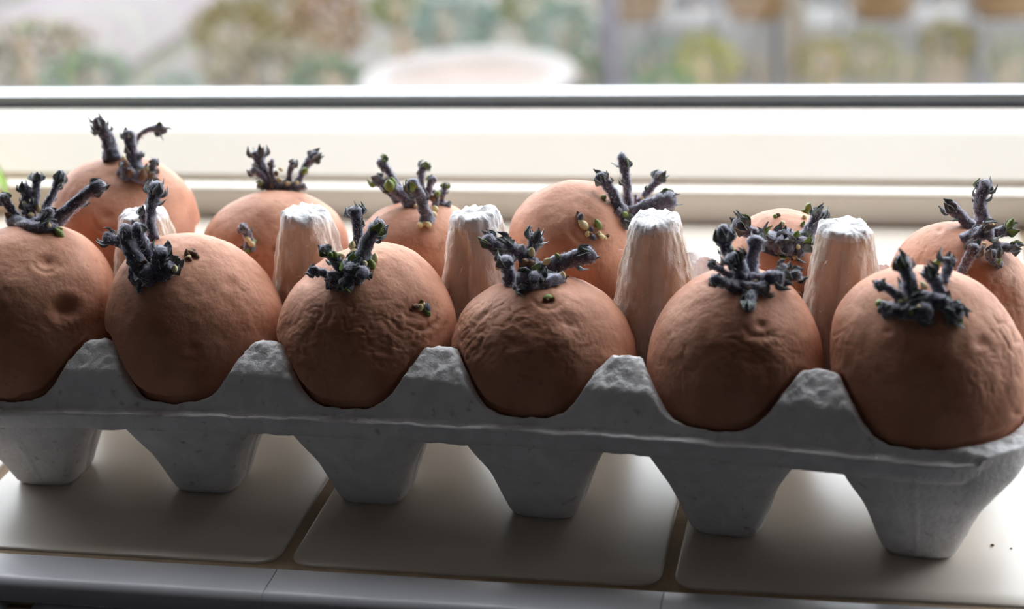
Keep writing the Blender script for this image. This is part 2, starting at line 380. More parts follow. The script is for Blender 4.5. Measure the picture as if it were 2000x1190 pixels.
# cups
def sup(th, a, b, n):
    c = np.abs(np.cos(th)); s = np.abs(np.sin(th)); return 1/((c/a)**n+(s/b)**n)**(1/n)
HZ = [31.0, 29, 25, 20, 14, 9, 4.5, 1.2, 0]
HA = [23.6, 23.2, 21.2, 17.9, 14.1, 12.1, 10.6, 9.4, 8.4]
HFY = [49.7, 49.5, 48.5, 46.2, 42.9, 40.7, 38.9, 37.6, 36.4]     # front (outer) y
HBY = [1.0, 1.8, 4.5, 8.5, 13, 16, 18.5, 20, 21]                 # inner y
def cup_in(z, xo=0.):
    """inner section at height z: half width x, centre y, half width y"""
    t = np.clip(z, 0, 31.5)
    a = np.interp(t, [0, 1.2, 4.5, 9, 14, 20, 25, 29, 31.5], [7, 8.4, 9.6, 11.0, 13, 16.8, 20, 22.2, MR])
    yf = np.interp(t, [0, 1.2, 4.5, 9, 14, 20, 25, 29, 31.5], [35, 36.2, 37.5, 39.2, 41.2, 43.8, 45.4, 46.2, MY+MR])
    yb = np.interp(t, [0, 1.2, 4.5, 9, 14, 20, 25, 29, 31.5], [22, 21.2, 19.7, 17.2, 14.2, 9.6, 5.6, 2.4, MY-MR])
    return a, (yf+yb)/2, (yf-yb)/2
def make_cup(i, s):
    xc = XC[i]; n = 128; th = np.linspace(0, 2*math.pi, n, endpoint=False)
    rows = []
    # inner wall from the web downwards
    ix = xc+MR*np.cos(th); iy = MY+MR*np.sin(th)
    rows.append(np.stack([ix, iy*s, web(ix, iy*s)-.1], -1))
    for z in (29.5, 25, 20, 14, 9, 4.5, 2.2, 1.3):
        a, yc, b = cup_in(np.array(z)); nn = 2.0+.6*(1-z/31.5); r = sup(th, a, b, nn)
        rows.append(np.stack([xc+r*np.cos(th), (yc+r*np.sin(th))*s, np.full(n, z)], -1))
    rows.append(np.stack([xc+3*np.cos(th), (28.5+3*np.sin(th))*s, np.full(n, 1.1)], -1))
    k_in = len(rows)
    rows.append(np.stack([xc+3*np.cos(th), (28.5+3*np.sin(th))*s, np.full(n, .0)], -1))
    for z, a, yf, yb in list(zip(HZ, HA, HFY, HBY))[::-1]:
        yc = (yf+yb)/2; b = (yf-yb)/2; nn = 3.0+1.2*(1-z/31); al = a; ar = a
        ex = 3.6*(z/31)**1.5
        if i == 5: ar = a+ex
        if i == 0: al = a+ex
        r = np.where(np.cos(th) > 0, sup(th, ar, b, nn), sup(th, al, b, nn))
        dth = (th-math.pi/2)       # outer face centre (in +y before mirroring)
        r = r+.30*np.exp(-(dth/.035)**2)*(1 if z > 1 else 0)                    # mould seam rib
        r = r*(1-.035*np.exp(-((np.abs(dth)-.50)/.16)**2)*(z/31)**.5)
        r = r*(1-.05*np.exp(-((np.abs(np.abs(dth)-math.pi/2))/.22)**2)*(z/31)**.3)
        pp = np.stack([xc+r*np.cos(th), (yc+r*np.sin(th))*s, np.full(n, z)], -1)
        pp[:, :2] += (.22*fbm(np.stack([pp[:, 0]*.15, pp[:, 1]*.15, pp[:, 2]*.15], -1), 2, 40+i))[:, None]*np.stack([np.cos(th), np.sin(th)*s], -1)
        # the mouth of the outer wall follows the rounded outline of the tray
        lim = EX-.3; pp[:, 0] = np.clip(pp[:, 0], -lim, lim)
        ccx = np.clip(pp[:, 0], -EX+CR, EX-CR); ccy = np.clip(pp[:, 1], -EYY+CR, EYY-CR)
        dd = pp[:, :2]-np.stack([ccx, ccy], -1); L = np.linalg.norm(dd, axis=1); f = np.where(L > CR-.3, (CR-.3)/np.maximum(L, 1e-6), 1)
        corner = (np.abs(pp[:, 0]) > EX-CR) & (np.abs(pp[:, 1]) > EYY-CR)
        f = np.where(corner, f, 1); pp[:, 0] = ccx+dd[:, 0]*f; pp[:, 1] = ccy+dd[:, 1]*f
        rows.append(pp)
    # resample the height direction smoothly
    Pn = np.stack(rows, 0)
    outr = Pn[k_in+1:]; zz = outr[:, 0, 2]; zn = np.concatenate([[0, .25, .7], np.linspace(1.4, 31, 26)])
    fine = np.stack([np.stack([np.interp(zn, zz, outr[:, j, c]) for c in range(3)], -1) for j in range(n)], 1)
    for _ in range(2): fine[3:-1, :, :2] = .25*fine[2:-2, :, :2]+.5*fine[3:-1, :, :2]+.25*fine[4:, :, :2]
    Pn = np.concatenate([Pn[:k_in+1], fine], 0)
    q = grid_quads(len(Pn), n, False, True)
    if s > 0: q = q[:, ::-1]
    caps = [list(range(k_in*n-n, k_in*n)), ]
    o = link('cup', mesh('cup', bend(Pn.reshape(-1, 3)), q, ngons=[list(range((k_in-1)*n, k_in*n)), list(range(k_in*n, (k_in+1)*n))[::-1]], mat=M_PULP), carton)
    return o
for i in range(6):
    for s in (-1, 1): make_cup(i, s)
# tall posts between the cups
def post_r(z): return np.interp(z, [20, 30, 38, 45, 51, 57, 63, 67, 69], [15.5, 13.6, 12.4, 11.3, 10.0, 8.8, 7.7, 6.9, 6.2])
def make_post(k):
    n = 120; th = np.linspace(0, 2*math.pi, n, endpoint=False); zs = np.concatenate([np.linspace(21, 66, 60), [67.2, 68.2, 68.9, 69.3, 69.5, 69.5, 69.6]])
    rr = np.concatenate([post_r(np.linspace(21, 66, 60)), [6.85, 6.6, 6.15, 5.5, 4.2, 2.4, .6]])
    rows = []; a0 = .12*math.sin(k*2.3)
    for z, r in zip(zs, rr):
        side = np.clip((67-z)/6, 0, 1)
        f = 1+.055*np.cos(4*(th-math.pi/4))*side
        for c, dpt, wd in ((-math.pi/2-.12+a0+.012*(z-45)*math.sin(k*3.1), .26, .24), (math.pi/2+a0, .13, .25), (a0, .10, .25), (math.pi+a0, .10, .25)):
            d = np.angle(np.exp(1j*(th-c))); f = f-dpt*np.exp(-(d/wd)**2)*side*np.clip((z-15)/35, .4, 1)
        for c in (-2.78, -.38):                        # raised folds along the outer edges of the front
            d = np.angle(np.exp(1j*(th-c-a0))); f = f+.075*np.exp(-(d/.08)**2)*side
        x = r*f*np.cos(th)*1.0; y = r*f*np.sin(th)
        g = .35*fbm(np.stack([x*.3+k*9, y*.3, np.full(n, z*.18)], -1), 3, 60+k)+.16*noise(np.stack([x*1.2, y*1.2, np.full(n, z*.8)+k*5], -1), 61)
        x = x+g*np.cos(th)*min(1, r/4); y = y+g*np.sin(th)*min(1, r/4)
        top = .6*noise(np.stack([x*.5+k*3, y*.5, x*0], -1), 77)+.4*noise(np.stack([x*1.3, y*1.3, x*0+k], -1), 78) if z > 66 else 0*x
        rows.append(np.stack([XB[k]+x, y, z+top-.10*x*(1 if z > 66 else 0)*math.sin(k*1.9)], -1))
    VV = np.stack(rows, 0); m = len(rows)
    q = grid_quads(m, n, False, True)[:, ::-1]
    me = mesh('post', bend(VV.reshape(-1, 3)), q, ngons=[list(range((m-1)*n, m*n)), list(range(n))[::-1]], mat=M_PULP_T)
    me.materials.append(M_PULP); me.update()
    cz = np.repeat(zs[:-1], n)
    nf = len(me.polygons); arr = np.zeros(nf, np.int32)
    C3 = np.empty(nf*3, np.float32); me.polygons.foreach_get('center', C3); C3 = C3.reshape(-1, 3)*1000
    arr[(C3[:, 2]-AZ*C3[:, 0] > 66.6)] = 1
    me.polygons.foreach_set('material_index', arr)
    # loose paper fibres on the surface
    rng = np.random.default_rng(k); T = []; nT = 0; tv = []
    for _ in range(90):
        a = rng.uniform(-math.pi, 0); z = rng.uniform(40, 69); r = float(post_r(z))*1.0
        if z > 67: r *= rng.uniform(.2, 1)
        b = np.array([XB[k]+r*math.cos(a), r*math.sin(a), z]); d = np.array([math.cos(a), math.sin(a), 0])*rng.uniform(.1, .5)+rng.normal(0, .6, 3)
        e = b+d*rng.uniform(.5, 1.6); w = rng.normal(0, .035, 3)
        tv += [b-w, b+w, (b+e)/2+w+rng.normal(0, .12, 3), e]; T += [(nT, nT+1, nT+2), (nT, nT+2, nT+3)]; nT += 4
    p = link('post', me, carton)
    fo = link('paper_fibre', mesh('paper_fibre', bend(np.array(tv)), None, T, mat=M_PULP), p); fo['kind'] = 'stuff'
for k in range(5): make_post(k)

# ------------------------------------------------------------------ potatoes
def cell_fix(Vw, cell, row):
    """press the tuber into its cup: nothing may pass through the pulp"""
    p = unbend(Vw); x = p[:, 0]-XC[cell]; s = -1 if row == 0 else 1; y = p[:, 1]*s; z = p[:, 2].copy()
    z = np.maximum(z, 1.6)
    for _ in range(2):
        a, yc, b = cup_in(z); nn = 2.0+.6*(1-np.clip(z, 0, 31.5)/31.5)
        q = ((np.abs(x)/a)**nn+(np.abs(y-yc)/b)**nn)**(1/nn)
        w = web(x+XC[cell], y*s)
        lim = np.where(z < 30, .955, .945+np.maximum(0, z-(w+1.1))*.045); q = np.where(q > lim, q/lim, 1.0); x = x/q; y = yc+(y-yc)/q
    sx = 21.6+3.0*np.tanh(np.maximum(np.abs(x)-21.6, 0)/3.0); free = (np.abs(x) < 21.6) | ((cell == 0) & (x < 0)) | ((cell == 5) & (x > 0))
    x = np.where(free, x, np.sign(x)*sx)
    y = np.maximum(y, .35)
    for xb in XB:
        dx = x+XC[cell]-xb; r = post_r(z)*1.13+.7; d = np.hypot(dx, y); m = (d < r) & (z > 20) & (z < 70)
        f = np.where(m, r/np.maximum(d, .1), 1); x = np.where(m, xb-XC[cell]+dx*f, x); y = np.where(m, y*f, y)
    a, yc, b = cup_in(z); nn = 2.0+.6*(1-np.clip(z, 0, 31.5)/31.5)
    q = ((np.abs(x)/a)**nn+(np.abs(y-yc)/b)**nn)**(1/nn); w = web(x+XC[cell], y*s)
    lim = np.where(z < 30, .96, .95+np.maximum(0, z-(w+1.1))*.045); q = np.where((q > lim) & (z < 40), q/lim, 1.0); x = x/q; y = yc+(y-yc)/q
    return bend(np.stack([x+XC[cell], y*s, z], -1))
def make_tuber(d):
    """d: outline polygon in photo pixels, centre, row, cell"""
    px, py = d['c']; row = d['row']; s = -1 if row == 0 else 1
    lo, hi = 300., 700.
    for _ in range(40):
        mid = (lo+hi)/2
        if unbend(at_depth(px, py, mid))[1] < s*MY: lo = mid
        else: hi = mid
    D = (lo+hi)/2; Cw = at_depth(px, py, D); k = D/F
    ol = np.array(d['o'], float); dx = (ol[:, 0]-px)*k; dy = -(ol[:, 1]-py)*k
    an = np.arctan2(dy, dx); rr = np.hypot(dx, dy); o = np.argsort(an); an = an[o]; rr = rr[o]
    tg = np.linspace(-math.pi, math.pi, 361); rt = np.interp(tg, np.r_[an[-1]-2*math.pi, an, an[0]+2*math.pi], np.r_[rr[-1], rr, rr[0]])[:-1]
    kk = np.exp(-(np.arange(-20, 21)/7.)**2); kk /= kk.sum()
    rt = np.convolve(np.r_[rt[-20:], rt, rt[:20]], kk, 'valid')
    nu, nv = d.get('res', (300, 190))
    ph = np.linspace(0, math.pi, nv+2)[1:-1]; th = np.linspace(0, 2*math.pi, nu, endpoint=False)
    TH, PH = np.meshgrid(th, ph, indexing='ij')
    Dx = np.sin(PH)*np.sin(TH); Dz = np.sin(PH)*np.cos(TH); Dy = np.cos(PH)
    dirs = np.concatenate([np.stack([Dx, Dy, Dz], -1).reshape(-1, 3), [[0, 1, 0], [0, -1, 0]]])
    h = np.hypot(dirs[:, 0], dirs[:, 1]); ang = np.arctan2(dirs[:, 1], dirs[:, 0])
    R = np.interp(ang, tg, np.r_[rt, rt[0]]); cd = d.get('cd', 22.2)
    r = 1/np.sqrt((h/R)**2+(dirs[:, 2]/cd)**2)
    L = dirs*r[:, None]; seed = d['seed']
    r = r+.45*noise(L/9+seed*3.1, seed)*(.35+.65*np.clip(np.abs(dirs[:, 2])*1.6, 0, 1))+.10*noise(L/2.6, seed+1)+.035*noise(L/.8, seed+2)
    L = dirs*r[:, None]
    Wd = Cw+L[:, :1]*RT+L[:, 1:2]*UP-L[:, 2:3]*FW
    pp = project(Wd); front = dirs[:, 2] > -.1
    dsp = np.zeros(len(L))
    for (x, y, rp, dep) in d.get('dents', []):
        q = np.hypot(pp[:, 0]-x, (pp[:, 1]-y)*1.25)/rp
        dsp += front*(-dep*np.exp(-q*q)+dep*.06*np.exp(-((q-1.9)/.5)**2))
    for (x, y, rp, dep, a0, a1) in d.get('arcs', []):       # brow creases round an eye
        q = np.hypot(pp[:, 0]-x, pp[:, 1]-y); an_ = np.degrees(np.arctan2(pp[:, 1]-y, pp[:, 0]-x)) % 360
        mk = sstep(a0-12, a0+12, an_)*sstep(a1+12, a1-12, an_)
        dsp += front*mk*(-.8*dep*np.exp(-((q-rp)/(rp*.13))**2)+.35*dep*np.exp(-((q-rp*1.3)/(rp*.2))**2))
    for (x, y, rx, ry, stg, rot) in d.get('wr', []):
        m = np.exp(-(((pp[:, 0]-x)/rx)**2+((pp[:, 1]-y)/ry)**2)**1.5)*front
        c, s_ = math.cos(math.radians(rot)), math.sin(math.radians(rot))
        Lx = L[:, 0]*c+L[:, 1]*s_; Ly = -L[:, 0]*s_+L[:, 1]*c
        # folds bow upwards in the middle
        Q = np.stack([Lx/5.2, (Ly+.018*Lx*Lx)/1.9, L[:, 2]/5.], -1); Q = Q+.45*np.stack([noise(L/3.2, seed+5), noise(L/3.2, seed+6), noise(L/3.2, seed+7)], -1)
        n1 = noise(Q, seed+8); n2 = noise(Q*2.1+4, seed+9); n3 = noise(L/1.5, seed+10)
        v = np.clip(1-np.abs(n1)*5.5, 0, 1)**1.2*.55+np.clip(1-np.abs(n2)*4.6, 0, 1)*.34+np.clip(1-np.abs(n3)*3.4, 0, 1)*.14+.18*n1
        v = v*(.55+.45*np.clip(noise(L/6, seed+11)+.6, 0, 1.2))
        dsp += -stg*m*(v-.15)
    r = r+dsp; L = dirs*r[:, None]; Wd = Cw+L[:, :1]*RT+L[:, 1:2]*UP-L[:, 2:3]*FW
    Wd = cell_fix(Wd, d['cell'], row)
    Q = grid_quads(nu, nv, True, False)
    i0 = nu*nv; a = np.arange(nu); b = (a+1) % nu
    T = np.concatenate([np.stack([a*nv, b*nv, np.full(nu, i0)], -1)[:, ::-1], np.stack([a*nv+nv-1, b*nv+nv-1, np.full(nu, i0+1)], -1)])
    return Wd, Q[:, ::-1] if False else Q, T, Cw, D

def tube(Pts, rad, n=14, seed=0, lump=.12, m=None, cap=True):
    Pts = np.asarray(Pts); m = len(Pts); T = np.gradient(Pts, axis=0); T /= np.linalg.norm(T, axis=1)[:, None]+1e-9
    ref = np.array([.3, -.9, .2]); Vv = []
    th = np.linspace(0, 2*math.pi, n, endpoint=False)
    for i in range(m):
        a = np.cross(T[i], ref); a /= np.linalg.norm(a)+1e-9; b = np.cross(T[i], a)
        c = np.cos(th)[:, None]*a+np.sin(th)[:, None]*b
        pt = Pts[i]+c*rad[i]
        g = 1+lump*noise(pt*.9+seed, seed)+lump*.6*noise(pt*2.2, seed+3)
        Vv.append(Pts[i]+c*(rad[i]*g)[:, None])
    Vv = np.concatenate(Vv); q = grid_quads(m, n, False, True)
    return Vv, q, [list(range(n)), list(range((m-1)*n, m*n))[::-1]]
def blade(base, tip, width, out, curl=.25, nu=7, nv=5, thick=.12):
    """curved pointed leaf from base to tip, cupped about its midrib, closed thickness"""
    base = np.asarray(base); tip = np.asarray(tip); ax = tip-base; L = np.linalg.norm(ax)+1e-6; ax = ax/L
    sd = np.cross(ax, out); sd /= np.linalg.norm(sd)+1e-9; nr = np.cross(sd, ax)
    u = np.linspace(0, 1, nu); v = np.linspace(-1, 1, nv); Vt = []; Vb = []
    for a in u:
        w = width*.5*(math.sin(min(1, a*1.15+.12)*math.pi*.93)**.7 if a < .98 else .04)
        w = max(w, .05*width)
        for b in v:
            p = base+ax*L*a+nr*(curl*L*math.sin(a*math.pi)*.8-curl*L*.5*a*a)+sd*w*b-nr*(.55*w*b*b)*(-1)
            Vt.append(p+nr*thick*.5); Vb.append(p-nr*thick*.5)
    n0 = nu*nv; g = grid_quads(nu, nv); q = [g, g[:, ::-1]+n0]
    rim = []
    bd = [i*nv for i in range(nu)]+[(nu-1)*nv+j for j in range(1, nv)]+[i*nv+nv-1 for i in range(nu-2, -1, -1)]+[j for j in range(nv-2, 0, -1)]
    for i in range(len(bd)):
        a, b = bd[i], bd[(i+1) % len(bd)]; rim.append((a, b, b+n0, a+n0))
    return np.array(Vt+Vb), np.concatenate(q+[np.array(rim)])
def fuzz(Pts, rad, n, rng, ln=1.0):
    tv = []; T = []; k = 0; m = len(Pts)
    Tn = np.gradient(np.asarray(Pts), axis=0)
    for _ in range(n):
        t = rng.uniform(.05, .98)*(m-1); i = int(t); f = t-i
        p = Pts[i]*(1-f)+Pts[min(i+1, m-1)]*f; r = rad[i]*(1-f)+rad[min(i+1, m-1)]*f
        d = rng.normal(0, 1, 3); tg = Tn[i]/(np.linalg.norm(Tn[i])+1e-9); d -= tg*(d@tg); d /= np.linalg.norm(d)+1e-9
        b = p+d*r*.95; e = b+(d+tg*rng.uniform(-.2, .9)+rng.normal(0, .25, 3))*rng.uniform(.3, 1.)*ln
        w = np.cross(e-b, rng.normal(0, 1, 3)); w = w/(np.linalg.norm(w)+1e-9)*.042
        tv += [b-w, b+w, e]; T.append((k, k+1, k+2)); k += 3
    return np.array(tv), T

_bud = None
def bud_mesh(m, key):
    n = 10; zs = np.linspace(0, 1, 7); th = np.linspace(0, 2*math.pi, n, endpoint=False)
    rows = [np.stack([.5*math.sin(math.pi*min(.97, z*.85+.13))*np.cos(th), .5*math.sin(math.pi*min(.97, z*.85+.13))*np.sin(th), np.full(n, z*1.3-.3)], -1) for z in zs]
    return mesh('bud_'+key, np.concatenate(rows), grid_quads(7, n, False, True)[:, ::-1], ngons=[list(range(n))[::-1], list(range(6*n, 7*n))], mat=m, scale=1)
BUD = {'y': bud_mesh(M_BUD, 'cream'), 'g': bud_mesh(M_GREEN, 'green'), 'b': bud_mesh(M_BROWN, 'brown'), 'k': bud_mesh(M_SPROUT, 'dark')}

def build_potato(d):
    Vt, Q, T, Cw, D = make_tuber(d)
    lo = unbend(Vt).copy(); zb = Vt[:, 2].min()
    root_loc = np.array([Cw[0], Cw[1], zb]); root = thing('sprouting_potato', d['label'], 'potato', root_loc, 'sprouting seed potatoes standing in the egg carton')
    tub = link('tuber', mesh('tuber', Vt, Q, T, mat=M_SKIN, origin=root_loc), root)
    step = Vt.tolist(); bvh = BVHTree.FromPolygons([Vector(v) for v in step], [tuple(q) for q in Q.tolist()]+[tuple(t) for t in T.tolist()])
    def hit(px, py):
        dr = Vector(ray(px, py)); l = dr.length; h = bvh.ray_cast(Vector(EYE), dr)
        if h[0] is None: return None
        return h[3]/l
    rng = np.random.default_rng(d['seed']*13+1)
    def near_depth(px, py):
        h = hit(px, py)
        if h: return h
        dp = D
        for _ in range(5):
            n = bvh.find_nearest(Vector(at_depth(px, py, dp)))
            dp = depth(np.array(n[0]))
        return dp
    ox, oy, sc = d['org']; cl = []
    for sh in d['shoots']:
        pts, w0, w1 = sh[0], sh[1], sh[2]; leaves = sh[3] if len(sh) > 3 else []; dz = sh[4] if len(sh) > 4 else None; bc = sh[5] if len(sh) > 5 else None
        if dz is None: dz = rng.uniform(-4, 3.)
        pts = [(ox+x/sc, oy+y/sc) for x, y in pts]; b = near_depth(*pts[0]); pxmm = F/b
        r0 = w0/sc/pxmm/2; r1 = w1/sc/pxmm/2; P3 = []; n = len(pts)
        dist = [0]
        for i in range(1, n): dist.append(dist[-1]+math.hypot(pts[i][0]-pts[i-1][0], pts[i][1]-pts[i-1][1]))
        for i, (x, y) in enumerate(pts):
            f = dist[i]/max(dist[-1], 1); dep = b+dz*f; h = hit(x, y); rr = r0+(r1-r0)*f
            if i == 0: dep = b+.2 if h else b
            elif h and dep > h-rr*.95: dep = h-rr*.95
            P3.append(at_depth(x, y, dep))
        m = 22; Pc = catmull(P3, m); t = np.linspace(0, 1, m)
        rad = r0+(r1-r0)*t; rad = rad*(1-.16*np.sin(math.pi*np.clip(t*1.15, 0, 1)))      # waist, swollen head
        rad = rad*np.where(t > .84, np.sqrt(np.clip(1-((t-.84)/.165)**2, .02, 1)), 1)
        rad = rad*(1.04+.10*np.exp(-((t-.80)/.13)**2)+.10*np.exp(-(t/.12)**2))
        Vs, q, ng = tube(Pc, rad, 18, int(rng.integers(999)), .27)
        sp_ = link('sprout', mesh('sprout', Vs, q[:, ::-1], ngons=[g[::-1] for g in ng], mat=M_SPROUT, origin=root_loc), root)
        # leaves: those seen, then folded scales round the head, then scales along the stem
        ax = Pc[-1]-Pc[-5]; ax /= np.linalg.norm(ax)+1e-9; LV = []
        def perp():
            v = rng.normal(0, 1, 3); v -= ax*(v@ax); return v/(np.linalg.norm(v)+1e-9)
        for (lx, ly) in leaves:
            lx, ly = ox+lx/sc, oy+ly/sc; pp = project(Pc); j = int(np.argmin(np.hypot(pp[:, 0]-lx, pp[:, 1]-ly))); j = max(3, min(j-2, m-4))
            dep = depth(Pc[j])+rng.uniform(-.8, .5); h = hit(lx, ly)
            if h and dep > h-.5: dep = h-.5
            tp = at_depth(lx, ly, dep); bs = Pc[j]+(tp-Pc[j])*.05; outv = tp-Pc[j]; outv = outv-ax*(outv@ax)*.8
            if np.linalg.norm(outv) < .1: outv = perp()
            LV.append((bs, tp, max(r1*1.5, .9), outv, .10, 0))
        for k in range(4 if leaves else 5):
            v = perp(); l = r1*rng.uniform(1.5, 2.5); bs = Pc[int(m*.72)]+v*r1*.85
            tp = bs+ax*l+v*r1*rng.uniform(-.1, 1.0); LV.append((bs, tp, r1*1.95, v, .16, rng.random() < d.get('green', .12)))
        for k in range(int(rng.integers(1, 4)) if dist[-1] > 28 else 0):
            j = int(rng.uniform(.3, .72)*m); v = perp(); r = rad[j]
            LV.append((Pc[j]+v*r*.75, Pc[j]+v*r*(1.5+rng.random()*.5)+ax*r*rng.uniform(.8, 1.7), r*1.1, v, .2, 0))
        for (bs, tp, w, ov, cu, gr) in LV:
            w = min(w, 2.3); dl = tp-bs; ln = np.linalg.norm(dl); tp = bs+dl*min(1, 3.6/ln)
            Vl, ql = blade(bs, tp, w, ov, cu)
            Vl = Vl+.10*noise(Vl*1.6, 5)[:, None]*np.array([1, .6, .8])
            link('leaf', mesh('leaf', Vl, ql, mat=M_GREEN if gr else M_LEAF, origin=root_loc), sp_)
        fv, fT = fuzz(Pc, rad, int(150+dist[-1]*9), rng, d.get('hair', .75))
        fo = link('fuzz', mesh('fuzz', fv, None, fT, mat=M_FUZZ, origin=root_loc, smooth=False), sp_); fo['kind'] = 'stuff'
        cl.append((Pc, rad))
    allc = np.concatenate([c[0] for c in cl]) if cl else np.zeros((0, 3)); allr = np.concatenate([c[1] for c in cl]) if cl else None
    for bd in d.get('buds', []):
        x, y, r, col = bd[:4]; o2 = bd[4] if len(bd) > 4 else (ox, oy, sc)
        x, y = o2[0]+x/o2[2], o2[1]+y/o2[2]; dep = near_depth(x, y); rm = r/o2[2]*dep/F; pos = at_depth(x, y, dep)
        if len(allc):       # sit on whatever shoot lies nearest in front
            pp = project(allc); k = np.hypot(pp[:, 0]-x, pp[:, 1]-y); j = int(np.argmin(k))
            if k[j]*dep/F < allr[j]*1.2: dep = min(dep, depth(allc[j])-allr[j]*.8); pos = at_depth(x, y, dep)
        o = link('bud', BUD[col], root); o.location = Vector((pos-root_loc)*.001)
        v = Vector(rng.normal(0, .5, 3))+Vector((0, -.5, 1.)); o.rotation_euler = v.to_track_quat('Z', 'Y').to_euler()
        o.scale = (rm*2.0*.001, rm*2.0*.001, rm*2.2*.001*(1.2 if col == 'g' else 1))
    return root
C1 = (0, 200, 2.833); C2 = (560, 270, 2.833); C3 = (1100, 270, 3.4); C4 = (1500, 300, 3.4)
